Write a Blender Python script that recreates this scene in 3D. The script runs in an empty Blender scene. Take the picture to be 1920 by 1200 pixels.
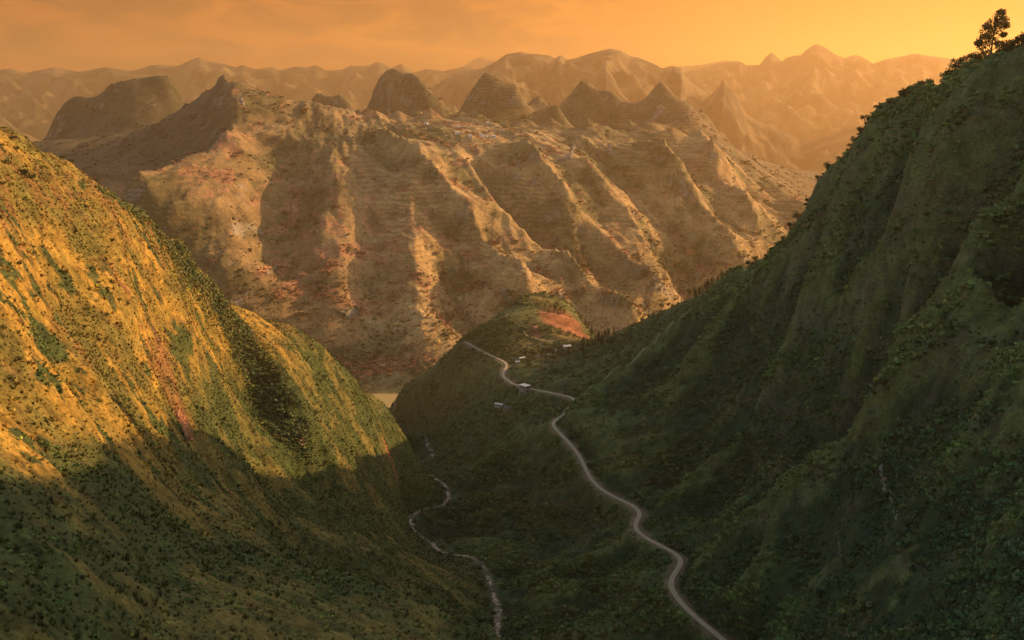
import bpy, bmesh, math, random
import numpy as np
from mathutils import Vector, Matrix, Euler

random.seed(5)
rng = np.random.default_rng(7)
SC = bpy.context.scene
COL = SC.collection
R = math.radians

# ------------------------------------------------------------------ camera, world, sun, exposure
F = 1900.0                      # focal length in pixels of a 1920 wide picture
PITCH = math.atan(370 / F)      # looking down a little: the true horizon lies at row 230
CAMZ = 580.0                    # metres above the lake
cam = bpy.data.cameras.new('camera')
cam.sensor_width = 36; cam.lens = 36 * F / 1920; cam.clip_start = 1; cam.clip_end = 60000
camo = bpy.data.objects.new('camera', cam); COL.objects.link(camo)
camo.location = (0, 0, CAMZ); camo.rotation_euler = (math.pi / 2 - PITCH, 0, 0)
SC.camera = camo

SUN_AZ, SUN_EL = R(62), R(18.5)   # azimuth clockwise from the view direction (+Y)
SUND = np.array([math.sin(SUN_AZ) * math.cos(SUN_EL), math.cos(SUN_AZ) * math.cos(SUN_EL), math.sin(SUN_EL)])
world = bpy.data.worlds.new('World'); SC.world = world; world.use_nodes = True
nt = world.node_tree; nt.nodes.clear()
def N(tree, t, **kw):
    n = tree.nodes.new(t)
    for k, v in kw.items(): setattr(n, k, v)
    return n
def L(tree, a, b): tree.links.new(a, b)
def mathn(tree, op, a, b=None, c=None, clamp=False):
    n = tree.nodes.new('ShaderNodeMath'); n.operation = op; n.use_clamp = clamp
    for i, v in enumerate((a, b, c)):
        if v is None: continue
        if isinstance(v, (int, float)): n.inputs[i].default_value = v
        else: tree.links.new(v, n.inputs[i])
    return n.outputs[0]
def mixc(tree, fac, a, b, mode='MIX'):
    n = tree.nodes.new('ShaderNodeMix'); n.data_type = 'RGBA'; n.blend_type = mode
    for s, v in ((n.inputs[0], fac), (n.inputs[6], a), (n.inputs[7], b)):
        if isinstance(v, (int, float)): s.default_value = v
        elif isinstance(v, tuple): s.default_value = v if len(v) == 4 else (*v, 1)
        else: tree.links.new(v, s)
    return n.outputs[2]
def maprange(tree, v, a, b, c=0.0, d=1.0, smooth=True):
    n = tree.nodes.new('ShaderNodeMapRange'); n.interpolation_type = 'SMOOTHSTEP' if smooth else 'LINEAR'
    tree.links.new(v, n.inputs[0])
    for i, x in enumerate((a, b, c, d)): n.inputs[i + 1].default_value = x
    return n.outputs[0]

sky = N(nt, 'ShaderNodeTexSky', sky_type='NISHITA')
sky.sun_disc = False; sky.sun_elevation = SUN_EL; sky.sun_rotation = SUN_AZ
sky.air_density = 1.0; sky.dust_density = 1.0; sky.ozone_density = 1.0
SKY_STRENGTH = 0.15
tc = N(nt, 'ShaderNodeTexCoord')
sep = N(nt, 'ShaderNodeSeparateXYZ'); L(nt, tc.outputs['Generated'], sep.inputs[0])
elev = mathn(nt, 'ARCSINE', sep.outputs['Z'])
# angle in azimuth from the after-glow that stands a little right of the view
GLOW_AZ = R(19)
gx, gy = math.sin(GLOW_AZ), math.cos(GLOW_AZ)
hl = mathn(nt, 'SQRT', mathn(nt, 'ADD', mathn(nt, 'MULTIPLY', sep.outputs['X'], sep.outputs['X']), mathn(nt, 'MULTIPLY', sep.outputs['Y'], sep.outputs['Y'])))
cosg = mathn(nt, 'DIVIDE', mathn(nt, 'ADD', mathn(nt, 'MULTIPLY', sep.outputs['X'], gx), mathn(nt, 'MULTIPLY', sep.outputs['Y'], gy)), mathn(nt, 'MAXIMUM', hl, 0.001))
azd = mathn(nt, 'ARCCOSINE', mathn(nt, 'MINIMUM', mathn(nt, 'MAXIMUM', cosg, -1.0), 1.0))
side = maprange(nt, azd, 0.08, 0.85)                 # 0 at the glow, 1 far from it
band = mixc(nt, side, (0.40, 0.132, 0.010), (0.245, 0.058, 0.005))
glow = mathn(nt, 'MULTIPLY', maprange(nt, azd, 0.0, 0.30, 1.0, 0.0), maprange(nt, elev, 0.03, 0.13, 1.0, 0.0))
band = mixc(nt, glow, band, (0.55, 0.30, 0.03))
# thin cloud streaks
mp = N(nt, 'ShaderNodeMapping'); mp.inputs['Scale'].default_value = (1.3, 1.3, 4.5); L(nt, tc.outputs['Generated'], mp.inputs[0])
nz = N(nt, 'ShaderNodeTexNoise'); nz.inputs['Scale'].default_value = 9.5; nz.inputs['Detail'].default_value = 8; nz.inputs['Roughness'].default_value = 0.62
nz.inputs['Distortion'].default_value = 0.6
L(nt, mp.outputs[0], nz.inputs['Vector'])
cl = maprange(nt, nz.outputs[0], 0.36, 0.60)
clf = mathn(nt, 'MULTIPLY', cl, maprange(nt, azd, 0.12, 0.40, 0.05, 0.85))
band = mixc(nt, clf, band, (0.075, 0.022, 0.006))
up = maprange(nt, elev, 0.13, 0.38)
back = maprange(nt, azd, 0.82, 1.55)
low = mixc(nt, back, band, (0.21, 0.215, 0.19))  # sky out of view, brightened as fill for the shaded slopes
nsk = mixc(nt, 1.0, sky.outputs[0], (SKY_STRENGTH, SKY_STRENGTH * 0.96, SKY_STRENGTH * 0.82), 'MULTIPLY')
skyc = mixc(nt, up, low, nsk)
bg = N(nt, 'ShaderNodeBackground'); bg.inputs[1].default_value = 1.0
L(nt, skyc, bg.inputs[0])
wo = N(nt, 'ShaderNodeOutputWorld'); L(nt, bg.outputs[0], wo.inputs[0])

sl = bpy.data.lights.new('sun', 'SUN'); sl.energy = 4.6; sl.angle = R(0.5); sl.color = (1.0, 0.60, 0.26)
so = bpy.data.objects.new('sun', sl); COL.objects.link(so)
so.rotation_euler = Vector([float(v) for v in SUND]).to_track_quat('Z', 'Y').to_euler()
so.location = (0, 0, CAMZ + 500)

SC.render.engine = 'CYCLES'
SC.cycles.use_denoising = True
SC.cycles.max_bounces = 6; SC.cycles.diffuse_bounces = 2; SC.cycles.glossy_bounces = 2
SC.cycles.volume_bounces = 1; SC.cycles.transmission_bounces = 2
SC.view_settings.view_transform = 'Standard'; SC.view_settings.look = 'None'
SC.view_settings.exposure = 1.12; SC.view_settings.gamma = 1.0; SC.view_settings.use_curve_mapping = False
HAZE_DENSITY = 5.0e-5
HAZE_COLOR = (0.86, 0.545, 0.235)

# ------------------------------------------------------------------ pixel <-> place
CP, SP = math.cos(PITCH), math.sin(PITCH)
def ray(px, py):
    a = (px - 960) / F; b = (600 - py) / F
    return a, CP + b * SP, b * CP - SP
def uvt(px, py, Y):
    x, y, z = ray(px, py)
    return x / y, math.log(Y), z / y
def at(px, py, Y):
    u, v, t = uvt(px, py, Y)
    return np.array([u * Y, Y, t * Y + CAMZ])

# ------------------------------------------------------------------ noise in numpy
def sstep(x, a, b):
    t = np.clip((x - a) / (b - a), 0, 1); return t * t * (3 - 2 * t)
_perm = rng.permutation(65536).astype(np.int64)
_ang = rng.random(65536) * 2 * np.pi
_gx, _gy = np.cos(_ang).astype(np.float32), np.sin(_ang).astype(np.float32)
def gn(x, y, seed=0):
    xi = np.floor(x).astype(np.int64); yi = np.floor(y).astype(np.int64)
    fx = (x - xi).astype(np.float32); fy = (y - yi).astype(np.float32)
    ux = fx * fx * fx * (fx * (fx * 6 - 15) + 10); uy = fy * fy * fy * (fy * (fy * 6 - 15) + 10)
    def g(i, j, dx, dy):
        h = _perm[(i * 73 + seed * 911) & 65535]
        h = _perm[(h + j * 131 + seed) & 65535]
        return _gx[h] * dx + _gy[h] * dy
    a = g(xi, yi, fx, fy); b = g(xi + 1, yi, fx - 1, fy)
    c = g(xi, yi + 1, fx, fy - 1); d = g(xi + 1, yi + 1, fx - 1, fy - 1)
    return (a + ux * (b - a)) * (1 - uy) + (c + ux * (d - c)) * uy
def fbm(x, y, lam, octs, seed=0, gain=0.5, spacing=None):
    """sum of octaves in -1..1; octaves shorter than the grid spacing fade out"""
    out = np.zeros_like(x, dtype=np.float32); amp = 1.0; l = lam
    for k in range(octs):
        w = amp
        if spacing is not None: w = amp * np.clip((l / spacing - 2.0) / 2.0, 0, 1)
        out += w * gn(x / l + 17.3 * k, y / l - 9.1 * k, seed + k)
        amp *= gain; l *= 0.5
    return out
def ridged(x, y, lam, octs, seed=0, gain=0.5, spacing=None):
    out = np.zeros_like(x, dtype=np.float32); amp = 1.0; l = lam
    for k in range(octs):
        w = amp
        if spacing is not None: w = amp * np.clip((l / spacing - 2.0) / 2.0, 0, 1)
        out += w * (0.46 - np.abs(gn(x / l + 5.7 * k, y / l + 3.3 * k, seed + k)) * 2.0)
        amp *= gain; l *= 0.5
    return out



# ------------------------------------------------------------------ interpolation of the land through surveyed points
class Land:
    """height / distance as a function of bearing and log distance: radial basis functions through
    surveyed points, plus sharp spurs (positive) and gullies (negative) along lines"""
    def __init__(s, pts, lines=(), cones=(), c=0.012, warp=0.008):
        s.warp = warp
        s.lines, s.cones, s.c = lines, cones, c
        P = np.array(pts, dtype=np.float64)
        s.P = P[:, :2]
        n = len(P)
        d = np.sqrt(((s.P[:, None] - s.P[None]) ** 2).sum(-1) + c * c)
        A = np.zeros((n + 3, n + 3)); A[:n, :n] = d - np.eye(n) * 0.002
        A[:n, n] = 1; A[:n, n + 1:n + 3] = s.P; A[n:, :n] = A[:n, n:].T
        rhs = np.zeros(n + 3); rhs[:n] = P[:, 2] - s.extra(P[:, 0], P[:, 1])
        s.w = np.linalg.solve(A, rhs)
    def extra(s, u, v):
        out = np.zeros_like(u)
        u0_, v0_ = u, v
        u = u + s.warp * (gn(u0_ / 0.045, v0_ / 0.045, 301) + 0.5 * gn(u0_ / 0.02, v0_ / 0.02, 302)); v = v + s.warp * (gn(u0_ / 0.045, v0_ / 0.045, 303) + 0.5 * gn(u0_ / 0.02, v0_ / 0.02, 304))
        vary = 1 + 0.3 * gn(u0_ / 0.06, v0_ / 0.06, 305)
        for (line, H, w, kind) in s.lines:
            best = np.full(u.shape, 1e9); hh = np.zeros(u.shape)
            Ls = np.array(line); nseg = len(Ls) - 1
            wmax = w * 1.0
            for i in range(nseg):
                a, b = Ls[i], Ls[i + 1]; ab = b - a
                q = ((u - a[0]) * ab[0] + (v - a[1]) * ab[1]) / (ab @ ab)
                qc = np.clip(q, 0, 1)
                dd = np.hypot(u - a[0] - qc * ab[0], v - a[1] - qc * ab[1])
                m = dd < best
                best = np.where(m, dd, best)
                pos = (i + qc) / nseg
                hh = np.where(m, pos, hh)
            taper = np.clip(np.minimum(hh, 1 - hh) * 5.0, 0, 1) ** 0.7
            r = np.clip(best / wmax, 0, 1)
            prof = (1 - r) ** 1.35 if kind == 'sharp' else (1 - r * r) ** 2
            out += H * prof * taper * vary
        u, v = u + 0.6 * (u0_ - u), v + 0.6 * (v0_ - v)
        for (u0, v0, H, w, e) in s.cones:
            r = np.hypot(u - u0, v - v0) / w
            out += H * np.exp(-(r / 0.52) ** e) * (1 - sstep(r, 0.9, 1.5))
        return out
    def __call__(s, u, v):
        sh = u.shape; u = u.ravel().astype(np.float64); v = v.ravel().astype(np.float64)
        out = np.empty(u.shape); CH = 40000
        for i in range(0, len(u), CH):
            uu, vv = u[i:i + CH], v[i:i + CH]
            d = np.sqrt((uu[:, None] - s.P[None, :, 0]) ** 2 + (vv[:, None] - s.P[None, :, 1]) ** 2 + s.c ** 2)
            n = len(s.P)
            out[i:i + CH] = d @ s.w[:n] + s.w[n] + s.w[n + 1] * uu + s.w[n + 2] * vv
        return (out + s.extra(u, v)).reshape(sh)
def coarse_eval(land, u, v):
    """evaluate on every third node and fill in linearly (noise is added afterwards)"""
    ui = np.arange(0, len(u), 3); ui = np.append(ui, len(u) - 1) if ui[-1] != len(u) - 1 else ui
    vi = np.arange(0, len(v), 3); vi = np.append(vi, len(v) - 1) if vi[-1] != len(v) - 1 else vi
    U, V = np.meshgrid(u[ui], v[vi])
    Tc = land(U, V)
    T1 = np.empty((len(vi), len(u)))
    for k in range(len(vi)): T1[k] = np.interp(u, u[ui], Tc[k])
    # vertical, linear with index
    pos = np.interp(np.arange(len(v)), vi, np.arange(len(vi)))
    k0 = np.clip(np.floor(pos).astype(int), 0, len(vi) - 2); f = (pos - k0)[:, None]
    return T1[k0] * (1 - f) + T1[k0 + 1] * f

def pix(rows): return [uvt(*r) for r in rows]
def hid(rows):  # (column, distance, height relative to the camera): ground the photograph does not show
    return [((px - 960) / F / 0.975, math.log(Y), z / Y) for px, Y, z in rows]
def crest_back(rows):   # the far side of a crest starts to fall just behind it
    out = []
    for px, py, Y in rows:
        u, v, t = uvt(px, py, Y); out += [(u, v + 0.045, t - 0.012), (u, v + 0.12, t - 0.045)]
    return out
def ln(rows): return [uvt(*r)[:2] for r in rows]

PATH_CREST = [(1345, 531, 1370), (1290, 580, 1335), (1262, 603, 1325), (1240, 625, 1315), (1213, 645, 1305), (1190, 665, 1300), (1165, 682, 1296), (1140, 703, 1292), (1100, 733, 1282)]
# ---- near land: left hill, right hill, middle spur, valley
ROAD_NEAR = [(1078, 745, 1352), (1068, 772, 1302), (1046, 787, 1272), (1035, 792, 1256), (1044, 806, 1230), (1062, 826, 1195), (1084, 850, 1150), (1096, 875, 1112), (1108, 900, 1076), (1128, 921, 1042),
             (1160, 938, 1005), (1188, 948, 975), (1201, 961, 945), (1191, 983, 915), (1196, 1000, 890), (1225, 1018, 860), (1260, 1033, 832), (1279, 1049, 808), (1268, 1070, 782), (1256, 1091, 760),
             (1265, 1116, 738), (1290, 1143, 712), (1320, 1171, 690), (1354, 1200, 668), (1400, 1235, 640)]
ROAD_FAR = [(873, 641, 1690), (895, 656, 1660), (918, 666, 1632), (940, 675, 1606), (951, 683, 1585), (946, 694, 1560), (942, 704, 1535), (952, 716, 1508), (972, 727, 1475), (1000, 730, 1440),
            (1036, 737, 1395), (1078, 745, 1352)]
STREAM = [(712, 806, 1870), (750, 808, 1785), (793, 818, 1715), (802, 836, 1640), (812, 854, 1570), (795, 866, 1530), (777, 873, 1500), (790, 884, 1455), (812, 896, 1410), (832, 908, 1365), (839, 922, 1325), (840, 938, 1285), (826, 950, 1256),
          (800, 955, 1240), (780, 963, 1215), (770, 974, 1185), (772, 990, 1148), (785, 1005, 1112), (808, 1018, 1080), (822, 1032, 1050), (845, 1040, 1030), (878, 1045, 1015), (902, 1058, 985), (914, 1078, 950),
          (922, 1105, 912), (932, 1135, 875), (934, 1165, 842), (932, 1200, 806), (940, 1260, 750)]
A = []
A += pix(ROAD_NEAR) + pix(ROAD_FAR) + pix(STREAM)
LEFT_SKY = [
    (-60, 215, 670), (0, 243, 700), (45, 258, 720), (100, 292, 760), (150, 322, 790), (200, 352, 830), (250, 385, 865), (300, 432, 900), (350, 474, 945), (400, 520, 1000), (430, 560, 1045), (465, 588, 1085),
    (490, 600, 1120), (520, 606, 1150), (560, 622, 1185), (600, 650, 1220), (640, 690, 1245), (690, 732, 1275), (730, 770, 1300), (758, 798, 1320)]
A += pix(LEFT_SKY) + crest_back(LEFT_SKY)
A += pix([  # its sunlit face
    (0, 400, 560), (0, 550, 470), (0, 660, 430), (120, 420, 660), (120, 600, 540), (120, 720, 480), (230, 480, 740), (240, 620, 640), (240, 760, 560), (340, 560, 820), (340, 700, 740), (345, 835, 650),
    (400, 640, 915), (415, 720, 855), (430, 800, 820), (440, 860, 760), (500, 850, 855), (540, 870, 870), (410, 590, 990), (425, 620, 985), (428, 680, 925), (432, 740, 880), (452, 792, 865), (492, 836, 860),
    # gully and the spur beyond it, whose wall turns its back to the sun
    (442, 620, 1040), (448, 680, 980), (451, 745, 925), (474, 790, 908), (512, 824, 898), (555, 854, 888),
    (478, 602, 1065), (503, 650, 1012), (530, 700, 975), (553, 760, 940), (568, 810, 920), (580, 850, 900),
    (570, 690, 1060), (590, 760, 985), (610, 820, 945), (640, 760, 1090), (640, 880, 930), (680, 820, 1110), (700, 870, 1085), (720, 915, 1075), (740, 860, 1230), (750, 830, 1280), (650, 720, 1170), (600, 675, 1130), (710, 800, 1190), (720, 860, 1160), (768, 842, 1450), (762, 880, 1340),
    # lower part in the shade
    (0, 800, 370), (0, 930, 305), (0, 1060, 262), (0, 1200, 225), (150, 850, 420), (150, 1000, 330), (150, 1200, 250), (300, 920, 470), (300, 1050, 360), (300, 1200, 280), (450, 960, 580), (450, 1060, 420),
    (450, 1200, 310), (560, 980, 720), (560, 1080, 470), (560, 1200, 335), (700, 1100, 505), (700, 1200, 370), (820, 1150, 480), (820, 1220, 400), (940, 1202, 470),
    (640, 960, 900), (700, 1000, 900), (640, 1020, 760), (720, 1050, 830), (760, 1040, 960), (800, 1080, 860), (850, 1120, 800), (720, 960, 1040), (742, 930, 1120), (880, 1160, 780), (780, 1120, 740)])
RIGHT_SKY = [
    (1990, 40, 770), (1920, 84, 800), (1860, 112, 830), (1800, 125, 850), (1768, 152, 862), (1700, 182, 905), (1650, 212, 935), (1615, 232, 955), (1598, 265, 985), (1550, 318, 1020), (1515, 365, 1060), (1492, 420, 1095), (1478, 440, 1115),
    (1440, 468, 1160), (1405, 490, 1220), (1380, 502, 1290), (1350, 530, 1370), (1300, 553, 1440), (1250, 576, 1500), (1190, 606, 1570), (1140, 624, 1620), (1095, 640, 1660)]
A += pix(RIGHT_SKY) + crest_back(RIGHT_SKY)
A += pix([  # main face
    (1850, 250, 755), (1850, 400, 680), (1850, 520, 625), (1720, 300, 820), (1720, 450, 755), (1720, 600, 700), (1600, 400, 925), (1600, 520, 868), (1600, 640, 820), (1600, 735, 785), (1530, 450, 1010), (1520, 700, 870),
    (1450, 600, 1065), (1450, 700, 985), (1450, 790, 925), (1350, 620, 1235), (1350, 700, 1125), (1350, 800, 1015), (1330, 880, 955), (1410, 550, 1160), (1260, 700, 1205), (1200, 760, 1180), (1150, 760, 1225), (1150, 850, 1090), (1250, 850, 1035),
    (1200, 905, 1015), (1240, 940, 960), (1260, 780, 1110),
    # crest line that runs down to the pass, and the hollow behind it
    (1340, 540, 1365), (1290, 580, 1335), (1240, 625, 1315), (1190, 665, 1300), (1140, 703, 1292), (1100, 733, 1282), (1072, 753, 1272),
    (1300, 565, 1410), (1230, 605, 1450), (1150, 670, 1440), (1110, 705, 1400), (1180, 630, 1510), (1100, 660, 1560), (1060, 690, 1520), (1020, 700, 1520),
    # near spur with its cliff
    (1990, 540, 530), (1920, 592, 560), (1840, 640, 590), (1750, 702, 625), (1680, 750, 655), (1625, 790, 685), (1540, 850, 720), (1440, 928, 760), (1360, 985, 785), (1300, 1028, 800),
    (1900, 760, 500), (1900, 950, 430), (1900, 1120, 375), (1900, 1200, 350), (1760, 860, 560), (1760, 1020, 500), (1740, 1200, 430), (1640, 880, 640), (1640, 1030, 590), (1600, 1200, 500), (1500, 980, 690), (1500, 1100, 625), (1450, 1200, 585),
    (1400, 1060, 715), (1380, 1130, 680),
    # gully between near spur and second spur
    (1560, 810, 800), (1470, 880, 815), (1380, 950, 835), (1320, 1000, 840)])
A += pix([  # below the road
    (980, 822, 1290), (930, 852, 1315), (880, 886, 1330), (852, 908, 1335), (1000, 900, 1180), (940, 950, 1180), (880, 960, 1230), (1060, 960, 1080), (1050, 900, 1140), (960, 1000, 1090), (880, 1010, 1080), (1100, 970, 1040),
    (1172, 988, 940), (1107, 1008, 950), (1050, 1035, 955), (1005, 1064, 945), (952, 1104, 915), (1130, 1050, 880), (1050, 1080, 890), (1200, 1030, 872),
    (1235, 1060, 800), (1160, 1085, 815), (1075, 1110, 828), (990, 1113, 858), (950, 1138, 862), (1100, 1160, 775), (1000, 1170, 810), (1220, 1130, 745), (1180, 1200, 715), (1060, 1200, 755), (970, 1190, 800)])
MID_SKY = [(985, 561, 1760), (955, 575, 1745), (930, 592, 1728), (900, 617, 1706), (870, 645, 1690), (840, 665, 1710), (810, 685, 1745), (775, 708, 1795), (746, 728, 1840)]
MID_RIGHT = [(1015, 567, 1768), (1045, 578, 1772), (1072, 591, 1770), (1098, 612, 1755)]
A += pix(MID_RIGHT) + crest_back(MID_RIGHT)
A += pix(MID_SKY) + crest_back(MID_SKY)
A += pix([  # middle spur with the village
    (737, 765, 1810), (746, 788, 1775), (770, 760, 1765), (765, 800, 1755),
    (900, 700, 1590), (850, 750, 1620), (850, 800, 1560), (800, 770, 1710), (790, 808, 1722), (900, 780, 1520), (960, 760, 1440), (900, 840, 1440), (870, 870, 1420), (950, 810, 1390), (1010, 770, 1360), (1000, 800, 1310),
    (930, 762, 1470), (1000, 590, 1735), (1030, 600, 1735), (1060, 606, 1742), (1090, 626, 1728), (1000, 630, 1680), (960, 640, 1660), (1030, 630, 1692), (1065, 638, 1695), (980, 668, 1620), (1020, 664, 1632), (1060, 656, 1650), (905, 690, 1600)])
A += hid([
    (0, 850, -40), (0, 1100, -200), (0, 1600, -480), (-300, 900, -30), (-300, 1600, -400), (200, 1000, -180), (200, 1300, -380), (200, 1800, -560), (350, 1150, -280), (350, 1500, -480), (450, 1240, -330), (480, 1700, -540),
    (600, 1650, -450), (650, 1430, -410), (560, 1330, -340), (700, 1720, -520), (700, 1950, -590),
    (1920, 1000, -20), (1920, 1300, -200), (1920, 1800, -520), (1750, 1050, -60), (1750, 1400, -320), (1600, 1150, -110), (1600, 1600, -470), (1500, 1300, -230), (1500, 1700, -520), (1400, 1450, -290), (1400, 1800, -560), (1300, 1650, -380),
    (1250, 1900, -580), (1150, 1800, -440), (1100, 1950, -580), (1000, 1900, -480), (1000, 2050, -600), (850, 1900, -500), (800, 1960, -590), (900, 2100, -620), (745, 1960, -600), (740, 2080, -630), (600, 2100, -620), (300, 2200, -640), (1200, 2200, -640), (1600, 2200, -640), (0, 2200, -640),
    (-300, 2200, -600), (2200, 2200, -600), (2200, 1500, -250),
    (1920, 640, -165), (1750, 715, -226), (1625, 775, -275), (1440, 815, -325),     # gully behind the near spur
    (2150, 740, 100), (2400, 690, 145), (2150, 600, -10), (2180, 450, -110), (2300, 320, -150), (2400, 480, -10), (2600, 640, 195), (2600, 540, 180), (2750, 420, 150), (2900, 380, 180), (3300, 380, 265), (3300, 700, 310), (2900, 250, 40), (3700, 250, 160), (-300, 640, 40), (-300, 430, -70), (-300, 280, -120),  # unseen ground; its right ridge is raised to block sun from the lower left
    (1200, 500, -400), (960, 560, -400), (700, 250, -205), (300, 180, -165), (1600, 300, -250), (1900, 220, -190), (960, 150, -200), (300, 100, -120), (1600, 120, -150), (2300, 120, -130), (-300, 120, -90)])
A_LINES = [
    (ln([(470, 592, 1080), (503, 650, 1000), (530, 700, 952), (553, 760, 915), (572, 825, 895), (590, 880, 885)]), 0.006, 0.03, 'sharp'),
    (ln([(390, 560, 1000), (400, 640, 920), (415, 720, 860), (440, 800, 830), (480, 870, 820)]), 0.016, 0.035, 'sharp'),
    (ln([(560, 640, 1150), (620, 720, 1140), (680, 800, 1130), (710, 860, 1120)]), 0.010, 0.04, 'sharp'),
    (ln([(200, 360, 820), (230, 500, 730), (260, 640, 640), (345, 835, 650)]), 0.018, 0.06, 'sharp'),
    (ln([(90, 330, 740), (110, 450, 650), (90, 600, 520), (120, 720, 480)]), -0.014, 0.06, 'soft'),
    (ln([(300, 470, 880), (330, 600, 800), (345, 720, 730), (440, 860, 760)]), -0.012, 0.05, 'soft'),
    (ln([(1478, 445, 1110), (1430, 560, 1180), (1395, 640, 1160), (1380, 720, 1080)]), -0.030, 0.05, 'soft'),
    (ln([(1860, 230, 770), (1780, 330, 780), (1697, 417, 790), (1600, 500, 870), (1553, 543, 905), (1480, 605, 990), (1430, 650, 1040)]), 0.040, 0.055, 'sharp'),
    (ln([(1720, 330, 850), (1663, 417, 870), (1605, 500, 915), (1520, 570, 985), (1430, 620, 1085)]), -0.036, 0.055, 'soft'),
    (ln([(1840, 420, 690), (1760, 520, 725), (1690, 600, 750), (1620, 690, 800), (1540, 780, 850)]), -0.045, 0.08, 'soft'),
    (ln([(1660, 520, 810), (1600, 580, 848), (1520, 650, 910), (1440, 745, 965), (1330, 868, 960), (1215, 958, 940)]), 0.036, 0.05, 'sharp'),
    (ln([(1990, 440, 560), (1920, 480, 610), (1850, 560, 615), (1780, 640, 640), (1700, 705, 655)]), 0.030, 0.06, 'sharp'),
    (ln([(1920, 592, 560), (1840, 640, 590), (1750, 702, 625), (1680, 750, 655), (1625, 790, 685), (1540, 850, 720), (1440, 928, 760), (1360, 985, 785), (1295, 1030, 800)]), 0.035, 0.06, 'sharp'),
    (ln([(1740, 800, 590), (1650, 900, 630), (1560, 1010, 650), (1500, 1100, 625)]), -0.020, 0.05, 'soft'),
    (ln([(1860, 760, 530), (1780, 900, 530), (1720, 1020, 510), (1660, 1150, 480)]), 0.020, 0.05, 'sharp'),
    (ln([(1920, 850, 470), (1870, 1000, 430), (1830, 1150, 390)]), -0.020, 0.06, 'soft'),
    (ln([(1440, 935, 758), (1450, 1000, 725), (1430, 1070, 700), (1400, 1120, 680)]), 0.022, 0.03, 'sharp'),
    (ln([(1340, 600, 1320), (1310, 700, 1200), (1260, 780, 1120), (1200, 850, 1075)]), 0.014, 0.05, 'sharp'),
    (ln([(1390, 640, 1180), (1350, 740, 1090), (1290, 830, 1020), (1230, 910, 990)]), -0.020, 0.05, 'soft'),
    (ln([(1340, 536, 1365), (1290, 580, 1335), (1240, 625, 1315), (1190, 665, 1300), (1140, 703, 1292), (1100, 733, 1282), (1072, 753, 1272)]), 0.014, 0.03, 'sharp'),
    (ln([(1036, 792, 1265), (980, 822, 1290), (930, 852, 1315), (850, 910, 1335)]), 0.014, 0.035, 'sharp'),
    (ln([(1190, 980, 930), (1107, 1008, 950), (1005, 1064, 945), (945, 1108, 915)]), 0.016, 0.035, 'sharp'),
    (ln([(1200, 1050, 860), (1120, 1070, 865), (1040, 1090, 880), (960, 1118, 880)]), -0.014, 0.03, 'soft'),
    (ln([(1250, 1060, 790), (1160, 1085, 815), (1075, 1110, 828), (990, 1113, 858)]), 0.010, 0.03, 'sharp'),
    (ln([(1100, 900, 1075), (1020, 930, 1130), (940, 960, 1170), (880, 970, 1210)]), 0.008, 0.04, 'sharp'),
    (ln([(930, 600, 1720), (900, 700, 1590), (860, 790, 1560), (850, 840, 1500)]), 0.010, 0.04, 'sharp'),
    (ln([(1000, 740, 1410), (960, 790, 1400), (900, 850, 1420), (850, 880, 1430)]), -0.012, 0.035, 'soft'),
]
landA = Land(A, A_LINES, c=0.025, warp=0.005)

# ---- the massif across the gorge
B = pix([
    (300, 420, 2420), (300, 362, 2500), (245, 346, 2480), (300, 322, 2600), (390, 292, 2780), (436, 250, 2980), (440, 190, 3280), (416, 146, 3480), (400, 168, 3620), (372, 195, 3760),
    (420, 520, 2320), (420, 420, 2480), (425, 350, 2650), (470, 290, 2880), (470, 230, 3220), (470, 163, 3520), (530, 187, 3560), (600, 198, 3560), (660, 215, 3600), (700, 228, 3640),
    (600, 690, 2200), (600, 600, 2330), (600, 500, 2500), (600, 400, 2700), (600, 320, 2900), (600, 260, 3120), (720, 705, 2190),
    (750, 650, 2270), (750, 560, 2410), (750, 470, 2570), (750, 390, 2740), (750, 320, 2920), (750, 270, 3120), (760, 240, 3400),
    (900, 640, 2350), (900, 540, 2510), (900, 440, 2700), (900, 350, 2900), (900, 290, 3130), (900, 262, 3350),
    (1050, 560, 2560), (1050, 480, 2700), (1050, 400, 2880), (1050, 330, 3100), (1050, 285, 3350), (1050, 262, 3600),
    (1200, 585, 2600), (1200, 500, 2800), (1200, 420, 3010), (1200, 340, 3280), (1200, 285, 3550), (1200, 252, 3850),
    (1350, 500, 2950), (1350, 420, 3170), (1350, 345, 3480), (1350, 285, 3850), (1350, 262, 4150), (1440, 455, 3150), (1430, 395, 3380), (1400, 330, 3680),
    (720, 226, 3800), (850, 228, 4000), (1000, 236, 4150), (1150, 240, 4350), (1300, 240, 4700),
    (350, 265, 3350), (300, 285, 3350), (250, 310, 3150), (220, 290, 3500), (150, 275, 3850), (90, 262, 4100), (330, 225, 3800), (160, 330, 3000)])
B += hid([(1500, 3500, -260), (1560, 3800, -380), (1500, 4300, -330), (1700, 4200, -420), (1420, 4500, -180), (0, 2400, -590), (240, 2300, -590), (480, 2200, -590), (720, 2120, -588), (860, 2130, -588), (1000, 2250, -590), (1150, 2380, -590), (1300, 2700, -590), (1450, 2950, -590), (1700, 3500, -590), (1950, 3900, -590), (-200, 2500, -590),
          (0, 3200, -250), (-200, 3400, -250), (0, 2800, -400), (120, 2700, -330), (-200, 2900, -420),
          (-200, 6000, -350), (0, 5200, -300), (250, 5200, -200), (420, 4400, -120), (600, 4600, -150), (800, 5200, -200), (1000, 5400, -200), (1200, 5600, -220), (1400, 5800, -260), (1700, 5900, -350), (1950, 5900, -300), (1950, 4800, -400), (2200, 4500, -500)])
def cone(px, py, Y, wpx, base, e=1.25):
    u, v, t = uvt(px, py, Y); tb = uvt(px, base, Y)[2]
    return (u, v, t - tb, wpx / F, e)
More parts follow.
